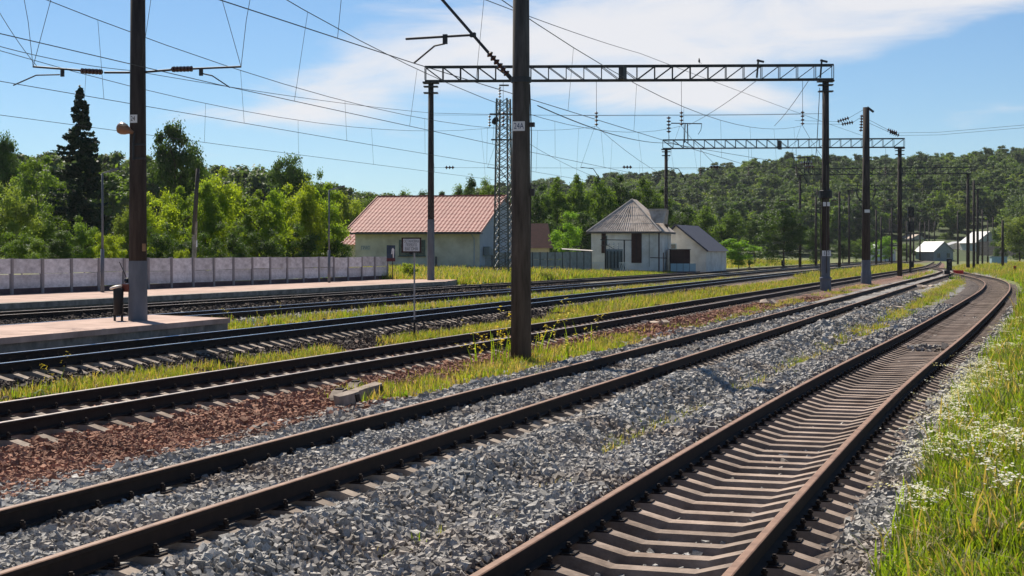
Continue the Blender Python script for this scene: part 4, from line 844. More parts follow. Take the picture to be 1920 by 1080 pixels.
def ribbed(x0f, x1f, p0, p1, W0, W1, pitch, amp, rows, step=0., per=6):
    """sheet from the eave line p0->+W0 to the ridge line p1->+W1 (local x), with ribs running up the slope and stepped courses"""
    n = int((W0) / pitch * per) + 1; v = []; f = []; ts = []
    for i in range(rows):
        ts += [(i / rows, 0.), ((i + .97) / rows, 1.)]
    ts.append((1., 0.)); nn = len(ts)
    nrm = Vector((0, -(p1.z - p0.z), p1.y - p0.y)).normalized()
    for (t_, q_) in ts:
        base = p0.lerp(p1, t_); xa = x0f(t_); xb = x1f(t_)
        for i in range(n):
            x = xa + (xb - xa) * i / (n - 1); o_ = amp * math.sin(2 * math.pi * x / pitch) + (step * (1 - q_) if step else 0)
            v.append((x + nrm.x * o_, base.y + nrm.y * o_, base.z + nrm.z * o_))
    for j in range(nn - 1):
        for i in range(n - 1): a = j * n + i; f.append((a, a + 1, a + n + 1, a + n))
    return v, f
# --- red-roofed goods building
bz = .35
b1 = bframe(666, 141, bz, TH - R(12), 'goods_building', 'cream building with long red metal-tile roof beyond the platform fence')
W1, D1, EZ, RZ = 11.25, 19., 3.75, 7.1
b = MB(); wallbox(b, 0, W1, 0, D1, -.6, EZ); b.obj('wall', m_cream, b1)
b = MB(); gw = [(W1 + .012, 0, EZ), (W1 + .012, D1, EZ), (W1 + .012, D1 / 2, RZ - .1)]; b.add(gw, [(0, 1, 2)]); b.add([(-.01, 0, EZ), (-.01, D1, EZ), (-.01, D1 / 2, RZ - .1)], [(2, 1, 0)]); wallbox(b, W1 + .004, W1 + .016, .02, D1 - .02, 0, EZ); b.obj('gable_wall', m_gable, b1)
v, f = ribbed(lambda t_: -.75, lambda t_: W1 + .35, Vector((0, -.75, EZ - .12)), Vector((0, D1 / 2, RZ)), W1 + 1.1, W1 + 1.1, .36, .02, 26, .028)
rf = link('roof', npmesh('roof', v, f, m_tile), b1)
b = MB(); b.add([(-.75, D1 / 2, RZ), (W1 + .35, D1 / 2, RZ), (W1 + .35, D1 + .7, EZ - .1), (-.75, D1 + .7, EZ - .1)], [(0, 1, 2, 3)]); b.obj('rear_slope', m_tile, rf)
b = MB(); b.bar((-.8, D1 / 2, RZ + .05), (W1 + .4, D1 / 2, RZ + .05), .25, .1); b.obj('ridge_cap', m_tile, rf)
b = MB(); b.bar((W1 + .36, -.78, EZ - .1), (W1 + .36, D1 / 2, RZ + .02), .05, .2); b.bar((-.77, -.78, EZ - .1), (-.77, D1 / 2, RZ + .02), .05, .2); b.obj('barge_board', mat('barge_paint', (.50, .27, .22), .7), rf)
b = MB(); b.bar((-.7, -.8, EZ - .22), (W1 + .3, -.8, EZ - .22), .12, .14); wallbox(b, -.7, W1 + .3, -.7, 0, EZ - .3, EZ - .24); b.obj('eaves_gutter', m_gutter, b1)
b = MB(); b.cyl((W1 - .55, -.7, EZ - .3), (W1 - .45, -.12, EZ - .7), .05, .05, 6); b.cyl((W1 - .45, -.12, EZ - .7), (W1 - .45, -.12, 0), .05, .05, 6); b.obj('downpipe', m_gable, b1)
window(b1, 5.2, -.02, 2.25, 2.3, 1.35, 3, 2)
b = MB(); b.box((.95, -.03, 2.25), (.85, .03, .42)); pl_ = b.obj('wall_sign', mat('wall_sign_pale', (.55, .50, .42), .8), b1)
text('ГРАС', .38, mat('sign_blue_grey', (.10, .16, .22), .7, .02), 'lettering', pl_, Matrix.Translation((.95, -.05, 2.25)) @ Matrix.Rotation(R(90), 4, 'X') @ Matrix.Scale(.8, 4, (1, 0, 0)))
b = MB(); b.box((W1 + .35, 1.6, 2.0), (.55, .8, .75)); b.box((W1 + .3, 3.0, 1.9), (.4, .8, .6)); b.obj('air_conditioner', m_trafo, b1)
b = MB(); wallbox(b, -1.45, 0, 2.0, 8, -.5, 2.7); b.obj('annex_wall', m_cream, b1)
v, f = ribbed(lambda t_: -1.9, lambda t_: -.0, Vector((0, 1.2, 2.55)), Vector((0, 6, 4.1)), 2, 2, .36, .03, 10, .03); link('annex_roof', npmesh('annex_roof', v, f, m_tile), b1)
b = MB(); b.box((-.95, 1.97, 1.05), (.42, .05, .5)); b.obj('yellow_box', mat('yellow_gas_box', (.45, .36, .05), .6), b1)
b = MB(); wallbox(b, 6.4 + .9, 6.55 + .9, -.06, .02, 0, 1.5); b.obj('wall_pipe', m_gutter, b1)
# grey fence, brown shed, lean-to
def panelfence(pxs, d0, d1, z, zt, m, label, pm=m_gutter):
    A_ = AT(pxs[0], d0, z); r = root('panel_fence', A_, label, 'fence'); n = len(pxs)
    pts = [AT(px, d0 + (d1 - d0) * i / (n - 1), 0) - Vector((A_.x, A_.y, 0)) for i, px in enumerate(pxs)]
    for p in pts: b = MB(); b.box((p.x, p.y, zt / 2 - .1), (.16, .16, zt + .2), TH); b.obj('post', pm, r)
    for p, q_ in zip(pts[:-1], pts[1:]):
        nn = 3
        for i in range(nn):
            b = MB(); z0 = zt * i / nn + .01; z1 = zt * (i + 1) / nn - .02; b.bar(p + Vector((0, 0, (z0 + z1) / 2)), q_ + Vector((0, 0, (z0 + z1) / 2)), .06, z1 - z0); b.obj('panel', m, r)
    return r
panelfence([897, 922, 947, 972, 998, 1012, 1026, 1040, 1054, 1068, 1081, 1094, 1108], 140, 158, .25, 2.0, m_greyfence, 'grey concrete panel fence between the red-roofed building and the hut')
sh_ = bframe(1060, 158.5, .2, TH, 'lean_to_shed', 'small lean-to with a pale sheet roof against the grey fence', 'shed')
b = MB(); wallbox(b, 0, 2.6, 0, 2, -.2, 2.1); b.obj('wall', m_greyfence, sh_); b = MB(); b.add([(-.3, -.3, 2.28), (2.75, -.3, 2.10), (2.75, 2.2, 2.2), (-.3, 2.2, 2.38), (-.3, -.3, 2.34), (2.75, -.3, 2.16), (2.75, 2.2, 2.26), (-.3, 2.2, 2.44)], [(3, 2, 1, 0), (4, 5, 6, 7), (0, 1, 5, 4), (1, 2, 6, 5), (3, 0, 4, 7), (2, 3, 7, 6)]); b.obj('roof', m_asbcap, sh_)
bs = bframe(985, 178, .4, TH - R(3), 'brown_roof_shed', 'small cream shed with a dark brown roof beside the bright bush', 'shed')
b = MB(); wallbox(b, 0, 2.55, 0, 4, -.4, 2.45); b.obj('wall', m_cream, bs)
b = MB(); b.add([(-.3, -.4, 2.3), (3.0, -.4, 2.3), (2.45, 2.2, 5.1), (-.3, 2.2, 5.1), (-.3, 4.6, 2.3), (3.0, 4.6, 2.3)], [(0, 1, 2, 3), (1, 5, 2), (5, 4, 3, 2), (4, 0, 3)]); b.obj('roof', m_brownroof, bs); window(bs, 1.9, -.02, .95, .35, .5, 1, 1)
# --- hip-roofed hut
b2 = bframe(1108.5, 165.5, .25, TH - R(16), 'signal_hut', 'pale hut with a grey corrugated hip roof and tall brown doors')
W2, D2, E2, R2 = 7.0, 7.4, 4.2, 7.55
b = MB(); wallbox(b, 0, W2, 0, D2, -.4, E2); b.obj('wall', m_plaster, b2)
apx = Vector((W2 * .52, D2 * .45, R2)); ov = .4
v, f = ribbed(lambda t_: -ov + (apx.x + ov) * t_, lambda t_: W2 + ov + (apx.x - W2 - ov) * t_, Vector((0, -ov, E2 - .1)), apx, W2 + 2 * ov, 0, .22, .03, 4, .02)
rf = link('roof', npmesh('roof', v, f, m_asb), b2)
b = MB(); c1 = (-ov, -ov, E2 - .1); c2 = (W2 + ov, -ov, E2 - .1); c3 = (W2 + ov, D2 + ov, E2 - .1); c4 = (-ov, D2 + ov, E2 - .1); ap2 = (apx.x + .2, D2 * .6, R2)
b.add([c2, c3, ap2, tuple(apx)], [(0, 1, 2, 3)]); b.add([c3, c4, ap2], [(0, 1, 2)]); b.add([c4, c1, tuple(apx), ap2], [(0, 1, 2, 3)]); b.obj('side_slopes', m_asb, rf)
b = MB(); b.cyl(c1, apx, .10, .10, 6); b.cyl(c2, apx, .10, .10, 6); b.obj('hip_caps', m_asbcap, rf)
b = MB(); b.add([(W2 - 1.35, 1.9, 6.4), (W2 + .55, 1.9, 6.4), (W2 + .3, 1.3, 5.0), (W2 - .8, 1.3, 5.0), (W2 - 1.35, 3.6, 6.45), (W2 + .55, 3.6, 6.45)], [(3, 2, 1, 0), (0, 1, 5, 4)]); b.add([(W2 + .3, 1.3, 4.9), (W2 + .5, 1.9, 6.4), (W2 + .5, 3.4, 6.4), (W2 + .3, 3.6, 4.9)], [(0, 3, 2, 1)]); dm = b.obj('dormer', m_asb, rf); b = MB(); b.bar((W2 - 1.4, 1.85, 6.43), (W2 + .6, 1.85, 6.43), .14, .12); b.obj('dormer_edge', m_asbcap, dm)
b = MB(); b.bar((-.4, -.42, E2 - .18), (W2 + .4, -.42, E2 - .18), .05, .2); b.bar((W2 + .42, -.4, E2 - .18), (W2 + .42, D2 + .4, E2 - .18), .05, .2); b.obj('fascia', m_gutter, b2)
for x0, x1, z0, z1 in ((1.1, 1.55, 1.9, 4.0), (4.25, 5.3, .9, 4.1)): b = MB(); b.box(((x0 + x1) / 2, -.03, (z0 + z1) / 2), (x1 - x0, .08, z1 - z0)); dr = b.obj('door', m_brown, b2); b = MB(); b.box(((x0 + x1) / 2, -.08, (z0 + z1) / 2), (.04, .03, z1 - z0 - .1)); b.obj('door_seam', m_black, dr)
b = MB(); b.box((W2 + .03, .35, 2.), (.1, .35, 4.)); b.obj('corner_downpipe', m_brown, b2)
b = MB(); b.box((6.1, -.04, 2.2), (.03, .03, 3.4)); b.obj('wall_seam', m_gutter, b2)
window(b2, 1.4, -.02, 3.2, .5, .9, 1, 2)
# transformer in front of hut
tf = bframe(1135, 160.5, .2, TH, 'transformer', 'grey transformer with insulators and a bus frame in front of the hut', 'transformer')
b = MB(); b.box((.9, .5, 1.3), (1.7, 1.0, 2.1)); b.obj('tank', m_trafo, tf)
for i in range(5): b = MB(); b.box((.2 + i * .35, -.1, 1.3), (.08, .25, 1.7)); b.obj('cooling_fin', m_steelblue, tf)
b = MB(); b.cyl((0, 0, 0), (0, 0, 3.4), .07, .07, 6); b.cyl((1.9, 0, 0), (1.9, 0, 3.3), .07, .07, 6); b.bar((-.5, 0, 3.3), (2.7, 0, 3.25), .1, .08); b.bar((0, 0, 2.9), (.8, 0, 2.4), .05); b.obj('bus_frame', m_steelblue, tf)
for i in range(3): b = MB(); insul(b, (.4 + i * .45, .3, 2.3), (.4 + i * .45, .3, 3.0), 3, .1); b.obj('bushing', m_lampglass, tf)
b = MB(); b.box((.9, .5, .12), (2.2, 1.4, .25)); b.obj('plinth', m_conc, tf)
# decorative white railing
wr = bframe(1109, 159.3, .2, TH, 'white_railing', 'low white concrete railing of slanting bars in front of the hut', 'railing')
for x0, x1 in ((0, 1.3), (2.75, 3.9)):
    b = MB(); b.bar((x0, 0, .98), (x1, 0, .98), .09, .09); b.bar((x0, 0, .08), (x1, 0, .08), .09, .09); b.obj('rail', m_white, wr)
    n = int((x1 - x0) / .17)
    for i in range(n): b = MB(); b.bar((x0 + i * .17, 0, .9), (x0 + i * .17 + .18, 0, .12), .05, .05); b.obj('slat', m_white, wr)
# annex with dark blue roof
b3 = bframe(1226, 175, .3, TH - R(22), 'blue_roof_house', 'pale house with a steep dark blue roof behind the hut')
W3, D3, E3, R3 = 5.9, 8.6, 2.2, 4.95
b = MB(); wallbox(b, 0, W3, 0, D3, -.4, E3); b.add([(0, -.005, E3), (W3, -.005, E3), (W3 / 2 - .4, -.005, R3 - .1)], [(0, 1, 2)]); b.obj('wall', m_plaster, b3)
rx = W3 / 2 - .4; b = MB(); b.add([(rx, -.4, R3), (rx, D3 + .3, R3), (W3 + .3, D3 + .3, E3 - .15), (W3 + .3, -.4, E3 - .15), (-.4, -.4, E3 - .15), (-.4, D3 + .3, E3 - .15)], [(3, 2, 1, 0), (0, 1, 5, 4)]); rf = b.obj('roof', m_blueroof, b3)
b = MB(); b.bar((rx, -.42, R3), (W3 + .3, -.42, E3 - .15), .05, .16); b.bar((rx, -.42, R3), (-.4, -.42, E3 - .15), .05, .16); b.obj('barge_board', m_blueroof, rf)
window(b3, 2.2, -.03, 2.3, .65, 1.1, 1, 2, m_bluebox)
bx_ = bframe(1258, 167, .15, TH, 'brown_cabin', 'flat brown wooden cabin behind a pale blue low fence', 'cabin')
b = MB(); wallbox(b, 0, 2.0, 0, 1.6, -.1, 2.35); b.obj('wall', m_brown, bx_); b = MB(); wallbox(b, -.08, 2.08, -.1, 1.7, 2.35, 2.43); b.obj('roof', m_gutter, bx_)
lf = bframe(1257, 165.5, .1, TH, 'blue_low_fence', 'pale blue low solid fence in front of the brown cabin', 'fence')
for i in range(4): b = MB(); b.box((.33 + i * .66, 0, .55), (.62, .06, .85)); b.obj('panel', m_bluebox, lf)
b = MB(); b.box((1.32, 0, .06), (2.7, .14, .2)); b.obj('plinth', m_plinth, lf)
# cross board on the gantry post by the hut
cb = root('crossarm_post', AT(1233, 160, .2), 'short dark crossarm board on a thin post in front of the hut', 'post'); b = MB(); b.bar(P(1219, 483, 160) - AT(1233, 160, .2), P(1250, 484, 160) - AT(1233, 160, .2), .1, .08); b.cyl((.6, 0, -.1), (.6, 0, 2.0), .05, .05, 6); b.obj('board', m_brown, cb)
# pale blue cabinet on the right
cbx = root('trackside_cabinet', AT(1872, 268, .3), 'pale blue trackside cabinet on the grass right of the gantries', 'cabinet'); b = MB(); b.box((0, 0, .6), (2.6, 1.2, 1.3), TH); b.obj('cabinet_body', m_bluebox, cbx); b = MB(); b.box((0, 0, 1.3), (2.8, 1.4, .12), TH); b.obj('cabinet_lid', m_trafo, cbx)
# far houses beyond the yard
def house(px, d, w, dp, h, rr, wm, rm, label, rot=0.):
    p = AT(px, d, 0); z = float(gz(p.x, p.y)) + .3; r = root('far_house', (p.x, p.y, z), label, 'house', 'houses at the foot of the wooded hill', TH + rot)
    b = MB(); wallbox(b, -w / 2, w / 2, 0, dp, -3, h); b.add([(-w / 2, -.01, h), (w / 2, -.01, h), (0, -.01, h + rr)], [(0, 1, 2)]); b.obj('wall', wm, r)
    b = MB(); o_ = .4; b.add([(-w / 2 - o_, -o_, h - .2), (0, -o_, h + rr), (0, dp + o_, h + rr), (-w / 2 - o_, dp + o_, h - .2), (w / 2 + o_, -o_, h - .2), (w / 2 + o_, dp + o_, h - .2)], [(0, 1, 2, 3), (1, 4, 5, 2)]); b.obj('roof', rm, r)
    for x in ((-w / 4, w / 4) if w > 5 else (0,)): window(r, x, -.03, h * .55, 1.0, 1.1, 2, 1)
m_paleroof = mat('pale_metal_roof', (.34, .34, .35), .5, .1, 1)
for a in ((1769, 430, 7, 7, 2.6, 2.6, m_trafo, m_paleroof, 'grey house with a pale metal gable roof in front of the others', .5), (1800, 470, 10, 8, 3, 1.6, m_plaster, m_paleroof, 'long low white house with a flat pale roof', 0), (1855, 460, 9, 8, 4.5, 3.2, m_plaster, m_paleroof, 'tall white house with a bright metal roof half hidden by masts', .3),
          (1795, 560, 11, 9, 4, 4, m_plaster, mat('maroon_roof', (.14, .04, .035), .7), 'house with a maroon roof high on the slope', .4), (1722, 520, 9, 8, 3.2, 2.5, m_cream, m_asb, 'cream house with a grey roof behind the crowded masts', .2), (1745, 540, 8, 8, 3.2, 2.5, m_plaster, m_asbcap, 'white house with a light grey roof among the far masts', -.3), (1655, 420, 7, 6, 2.6, 1.8, m_plaster, m_paleroof, 'low white shed with a pale roof beyond the left side masts', .1)): house(*a)
panelfence([1836, 1852, 1868, 1884, 1900, 1916, 1932, 1948], 385, 360, 1.6, 3.4, m_gutter, 'dark grey board fence across the grass at the far right')
# ------------------------------------------------------------------ rubble and loose sleepers
def rubble(px, py, n, s_, label):
    c = G(px, py, -.3); r = root('concrete_rubble', (c.x, c.y, float(gz(c.x, c.y))), label, 'rubble', 'lumps of broken concrete beside the tracks')
    for i in range(n):
        q_ = stone_mesh(m_rubble, 300 + px + i); o = link('lump', q_, r, (CAMX * ((i - (n - 1) / 2) * s_ * .85)) + Vector((0, rng.normal(0, .15), s_ * .22)), rng.uniform(0, 6)); o.scale = (s_, s_, s_ * .9); o.rotation_euler[0] = rng.uniform(0, 6)
rubble(1215, 612, 4, .42, 'row of broken concrete lumps on red gravel beside the dull-railed track')
rubble(1440, 572, 2, .5, 'pair of pale concrete lumps in front of the thick grey-footed post')
rubble(1665, 582, 3, .45, 'small heap of pale concrete lumps on the gravel ridge'); rubble(1735, 541, 3, .5, 'bleached concrete lumps near the black dwarf signal at the turnout')
for px, py, rz, lab_, rx_ in ((692, 748, -(R(90) + TH - R(9)), 'loose concrete sleeper lying on its side on red gravel', R(80)), (652, 738, -(R(90) + TH - R(4)), 'loose concrete sleeper with humped seats lying upright on red gravel', 0)):
    c = G(px, py, -.28); r = root('loose_sleeper', (c.x, c.y, float(gz(c.x, c.y)) + (.19 if not rx_ else .14)), lab_, 'sleeper', None, -rz)
    o = link('concrete_body', smesh(m_conc), r); o.rotation_euler[0] = rx_; b = MB(); b.box((.8, 0, .01), (.2, .12, .03)); b.box((-.8, 0, .01), (.2, .12, .03)); o2 = b.obj('seat_plates', m_rustrail, r); o2.rotation_euler[0] = rx_
# ------------------------------------------------------------------ trees
def leafquads(c, nrm, size, r_):
    n = len(c); nrm = nrm / (np.linalg.norm(nrm, axis=1, keepdims=True) + 1e-9); t_ = np.cross(nrm, r_.normal(0, 1, (n, 3))); t_ /= np.linalg.norm(t_, axis=1, keepdims=True) + 1e-9; b_ = np.cross(nrm, t_)
    s1 = (size * r_.uniform(.6, 1.3, n))[:, None]; s2 = s1 * r_.uniform(.45, .8, n)[:, None]
    v = np.stack([c - t_ * s1, c + b_ * s2, c + t_ * s1, c - b_ * s2], 1).reshape(-1, 3); return v, np.arange(4 * n).reshape(-1, 4)
def crown(kind, H, Rr, z0, n, leaf, m, seed):
    r_ = np.random.default_rng(seed); C = []; Nn = []; A_ = []
    if kind == 'spruce':
        NB = int(H * 26); k = max(6, n // NB)
        for i in range(NB):
            q_ = r_.random() ** 1.25; z = z0 + (H - z0) * q_; rl = (Rr * (1 - q_) ** .88 * r_.uniform(.6, 1.2) + .16); a = r_.uniform(0, 6.283); t_ = r_.uniform(.08, 1, k) ** .75
            wd = .13 * (rl + .3) * (1.15 - t_); x = np.cos(a) * rl * t_ - np.sin(a) * r_.normal(0, 1, k) * wd; y = np.sin(a) * rl * t_ + np.cos(a) * r_.normal(0, 1, k) * wd
            zz = z - .50 * rl * t_ + .42 * rl * t_ ** 2.2 - .22 * r_.random(k) ** 2 * (.4 + t_)
            C.append(np.stack([x, y, zz], 1)); Nn.append(np.stack([r_.normal(0, .6, k), r_.normal(0, .6, k), r_.uniform(.2, 1, k)], 1)); A_.append(np.full(k, r_.random()))
        k = 60; C.append(np.stack([r_.normal(0, .06, k), r_.normal(0, .06, k), r_.uniform(H - .9, H + .25, k)], 1)); Nn.append(r_.normal(0, 1, (k, 3))); A_.append(np.full(k, .5))
    else:
        K = {'round': 54, 'tall': 50, 'bush': 38, 'plume': 60, 'willow': 46, 'pine': 26}[kind]; cz = (H + z0) / 2; hz = (H - z0) / 2
        for i in range(K):
            u = r_.normal(0, 1, 3); u /= np.linalg.norm(u); q_ = r_.uniform(.10, .86) ** .6; tz = u[2] * q_
            wz = 1. if kind in ('round', 'bush', 'willow') else (.75 + .35 * (-tz))
            cx, cy_ = u[0] * q_ * Rr * wz, u[1] * q_ * Rr * wz; c0 = np.array([cx, cy_, cz + tz * hz]); rad = Rr * r_.uniform(.15, .36) * (1 - .3 * max(tz, 0)); asp = np.array([1, 1, {'round': .85, 'tall': 1.2, 'bush': .9, 'plume': 1.9, 'willow': 1.35, 'pine': .6}[kind]])
            k = int(n / K); w_ = r_.normal(0, 1, (k, 3)); w_ /= np.linalg.norm(w_, axis=1, keepdims=True); w_[:, 2] = np.where(w_[:, 2] < -.3, -w_[:, 2] * .6, w_[:, 2])
            sh__ = r_.uniform(.2, 1.25, k)[:, None] ** .8; p = c0 + w_ * sh__ * rad * asp
            p += .22 * rad * r_.normal(0, 1, (k, 3)); C.append(p); Nn.append(w_ + r_.normal(0, .55, (k, 3)) + np.array([0, 0, .35])); A_.append(np.clip(r_.uniform(.15, .85) + r_.normal(0, .18, k), 0, 1))
    C = np.concatenate(C); Nn = np.concatenate(Nn); A_ = np.concatenate(A_); C[:, 2] = np.maximum(C[:, 2], .05)
    v, f = leafquads(C, Nn, leaf, r_); return npmesh('crown', v, f, m, attr=A_)
def trunk(H, z0, r0, Rr, seed, br=6):
    r_ = np.random.default_rng(seed); b = MB(); top = z0 + (H - z0) * .6; pts = [Vector((r_.normal(0, .05) * i, r_.normal(0, .05) * i, -.3 + (top + .3) * i / 4)) for i in range(5)]
    for i in range(4): b.cyl(pts[i], pts[i + 1], r0 * (1 - .2 * i), r0 * (1 - .2 * (i + 1)), 7)
    for i in range(br):
        s_ = pts[2].lerp(pts[4], r_.random()); a = r_.uniform(0, 6.283); l_ = Rr * r_.uniform(.45, .8); b.cyl(s_, s_ + Vector((math.cos(a) * l_, math.sin(a) * l_, l_ * r_.uniform(.4, 1.))), r0 * .35, r0 * .1, 5)
    return b.mesh('trunk', m_bark)
LIB = {}
SHADE = {'leaf_yellow_green': 'yellow-green', 'leaf_fresh_green': 'fresh green', 'leaf_mid_green': 'mid-green', 'leaf_dark_green': 'dark green', 'leaf_bright_green': 'bright green', 'leaf_grey_green': 'grey-green'}
HABIT = {'round': 'round-crowned', 'plume': 'upright', 'bush': 'bushy', 'tall': 'tall slender', 'pine': 'open-crowned', 'willow': 'drooping'}
def fd(px): return 39.9 / (ST - CT * (px - 960) / F)
def tree(px, d, ytop, wpx, kind, m, label, cat='tree', group=None, n=5200, leaf=.22, seed=0, z0f=.18, name=None):
    label = label.format(shade=SHADE.get(m.name, 'dark'), habit=HABIT.get(kind, ''))
    if px < 725: d = max(d, fd(px + wpx * .5) + 2.5)
    p = AT(px, d, 0); z = float(gz(p.x, p.y)); H = HC + (YH - ytop) * d / F - z; Rr = wpx * d / F / 2; z0 = H * z0f
    r = root(name or {'spruce': 'spruce_tree', 'bush': 'bush', 'willow': 'willow_tree', 'pine': 'pine_tree'}.get(kind, 'leafy_tree'), (p.x, p.y, z), label, cat, group)
    link('trunk', trunk(H, z0, max(.06, H * .016), Rr, seed), r); 
    if kind == 'spruce': link('crown', crown(kind, H, Rr, z0, n, leaf, m, seed + 1), r); return r
    nv = {'plume': 4, 'round': 3, 'bush': 2, 'tall': 2, 'willow': 2, 'pine': 1}[kind]; zz0 = 4.2 if z0f > .4 else (1.6 if z0f > .1 else .1); key = (kind, m.name, seed % nv, zz0)
    if key not in LIB: LIB[key] = crown(kind, 10, 3.4, zz0, 12500, .125, m, 900 + len(LIB) * 7)
    o = link('crown', LIB[key], r, (0, 0, 0), rng.uniform(0, 6.28)); o.scale = (Rr / 3.4, Rr / 3.4, H / 10); return r
tree(150, 125, 166, 165, 'spruce', lm_spr, 'tall dark spruce rising above the leafy trees behind the fence', n=34000, leaf=.15, seed=1, z0f=.05)
tree(328, 150, 236, 105, 'round', lm_dark, 'large dark rounded tree rising behind the yellow-green row', n=8500, leaf=.22, seed=2, z0f=.45)
tree(362, 155, 292, 70, 'round', lm_dark, 'dark shoulder tree close right of the large rounded one', n=4000, seed=3, z0f=.45)
tree(240, 96, 372, 66, 'willow', lm_will, 'grey-green willowy tree behind mast 24', n=6500, leaf=.15, seed=4, z0f=.02)
tree(20, 90, 325, 110, 'willow', lm_will, 'grey-green spreading tree left of the spruce', n=7500, leaf=.16, seed=5, z0f=.02)
tree(86, 100, 385, 90, 'bush', lm_mid, 'mid-green bushy tree below the spruce', n=6000, leaf=.17, seed=6, z0f=.0)
tree(160, 92, 400, 80, 'bush', lm_mid, 'mid-green bush in front of the spruce foot', 'bush', n=5200, leaf=.16, seed=7, z0f=0)
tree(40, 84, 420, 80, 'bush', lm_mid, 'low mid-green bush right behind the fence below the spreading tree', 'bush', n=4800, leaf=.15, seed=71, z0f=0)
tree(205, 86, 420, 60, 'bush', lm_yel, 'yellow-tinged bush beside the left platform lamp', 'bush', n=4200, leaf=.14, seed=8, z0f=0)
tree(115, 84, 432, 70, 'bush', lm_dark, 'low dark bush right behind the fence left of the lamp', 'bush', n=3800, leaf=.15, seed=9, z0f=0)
tree(340, 82, 455, 34, 'bush', lm_yel, 'small bright yellow bush at the foot of the leaning pole', 'bush', n=1800, leaf=.09, seed=10, z0f=0)
tree(70, 145, 285, 110, 'round', lm_mid, 'green tree standing left behind the spruce', n=5500, seed=11)
tree(12, 160, 232, 80, 'tall', lm_dark, 'tall dark tree far left behind the spreading tree', n=5200, seed=12)
tree(540, 175, 296, 90, 'round', lm_dark, 'loose-crowned dark tree rising above the middle of the yellow-green row', n=3800, leaf=.24, seed=13, z0f=.45)
tree(600, 180, 315, 60, 'tall', lm_mid, 'slim green tree above the right part of the yellow-green row', n=2600, seed=131)
RG = 'row of yellow-green trees behind the fence'
for i, (px, yt, w) in enumerate(((285, 362, 62), (312, 350, 60), (345, 345, 62), (385, 328, 66), (418, 315, 66), (450, 340, 62), (482, 352, 66), (515, 346, 66), (548, 345, 64), (582, 328, 66), (608, 338, 60))):
    tree(px, 97 + (i % 3) * 4, yt + (0, 9, -4, 6)[i % 4], w + (34, 18, 44, 26)[i % 4], ('round', 'plume', 'bush', 'tall')[i % 4], (lm_yel, lm_yel2, lm_yel, lm_yel2)[(i // 2) % 4], '{habit} {shade} tree in the sunlit row behind the fence', group=RG, n=5600, leaf=.15, seed=100 + 3 * i, z0f=.0)
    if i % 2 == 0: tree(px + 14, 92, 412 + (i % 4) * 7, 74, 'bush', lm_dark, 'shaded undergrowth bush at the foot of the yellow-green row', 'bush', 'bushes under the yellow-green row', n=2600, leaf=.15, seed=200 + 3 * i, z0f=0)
WG = 'leafy trees behind the buildings'
for i, (px, d, yt, w, k, m) in enumerate(((642, 185, 352, 60, 'tall', lm_yel), (668, 185, 350, 56, 'tall', lm_yel), (700, 195, 352, 60, 'tall', lm_mid), (735, 200, 350, 55, 'tall', lm_dark), (762, 195, 338, 52, 'tall', lm_mid), (795, 205, 345, 55, 'tall', lm_dark), (832, 210, 352, 44, 'pine', lm_dark), (862, 205, 345, 54, 'tall', lm_mid), (884, 200, 328, 56, 'tall', lm_dark), (915, 200, 326, 60, 'round', lm_mid), (965, 205, 345, 60, 'round', lm_dark))):
    tree(px, d, yt, w + 8, k, m, '{habit} {shade} tree in the screen behind the red-roofed building', group=WG, n=3400, leaf=.25, seed=300 + 3 * i, z0f=.05)
for i, (px, d, yt, w, m) in enumerate(((1012, 200, 340, 60, lm_dark), (1045, 205, 322, 74, lm_mid), (1080, 205, 316, 78, lm_mid), (1120, 210, 318, 82, lm_mid), (1160, 212, 320, 80, lm_dark), (1205, 215, 322, 84, lm_mid), (1240, 218, 345, 60, lm_dark), (1030, 190, 400, 60, lm_dark), (1100, 195, 395, 80, lm_dark), (1280, 225, 385, 66, lm_dark))):
    tree(px, d, yt, w, 'round', m, 'big {shade} tree in the dense clump behind the hut', group='clump of trees behind the hut', n=4200, leaf=.25, seed=340 + 3 * i, z0f=.03)
tree(1066, 172, 395, 66, 'bush', lm_bright, 'bright green leafy tree between the brown shed and the hut', n=5200, leaf=.19, seed=400, z0f=.0)
tree(1385, 205, 446, 84, 'bush', lm_bright, 'bright yellow-green bush right of the blue-roofed house', 'bush', n=4200, leaf=.19, seed=403, z0f=0)
tree(1470, 235, 372, 108, 'round', lm_dark, 'large dark tree standing alone behind the far dwarf signals', n=7500, leaf=.25, seed=406, z0f=.02)
for i, (px, d, yt, w, m) in enumerate(((1325, 250, 380, 76, lm_mid), (1372, 262, 385, 66, lm_mid), (1415, 270, 400, 60, lm_dark), (1530, 262, 415, 60, lm_dark), (1345, 262, 415, 70, lm_dark), (1292, 248, 400, 54, lm_mid))):
    tree(px, d, yt, w, 'round', m, '{shade} tree in the gap between the blue-roofed house and the lone dark tree', group='trees right of the blue-roofed house', n=3600, leaf=.28, seed=430 + 3 * i, z0f=.03)
tree(1912, 330, 395, 90, 'round', lm_will, 'pale green tree at the right edge above the board fence', n=5200, leaf=.3, seed=460, z0f=.05)
tree(1878, 345, 412, 40, 'round', lm_dark, 'small dark rounded tree behind the telegraph pole', n=2600, leaf=.3, seed=463, z0f=.1)
for i, (px, d, yt, w, m) in enumerate(((1775, 520, 432, 44, lm_mid), (1822, 480, 452, 36, lm_mid), (1700, 430, 455, 40, lm_mid), (1740, 480, 442, 44, lm_dark), (1660, 380, 440, 40, lm_bright), (1628, 380, 452, 36, lm_bright), (1580, 330, 440, 52, lm_dark), (1605, 345, 446, 40, lm_mid))):
    tree(px, d, yt, w, 'round', m, '{shade} garden tree among the far houses and masts', group='garden trees at the foot of the hill', n=1800, leaf=.34, seed=480 + 3 * i, z0f=.0)
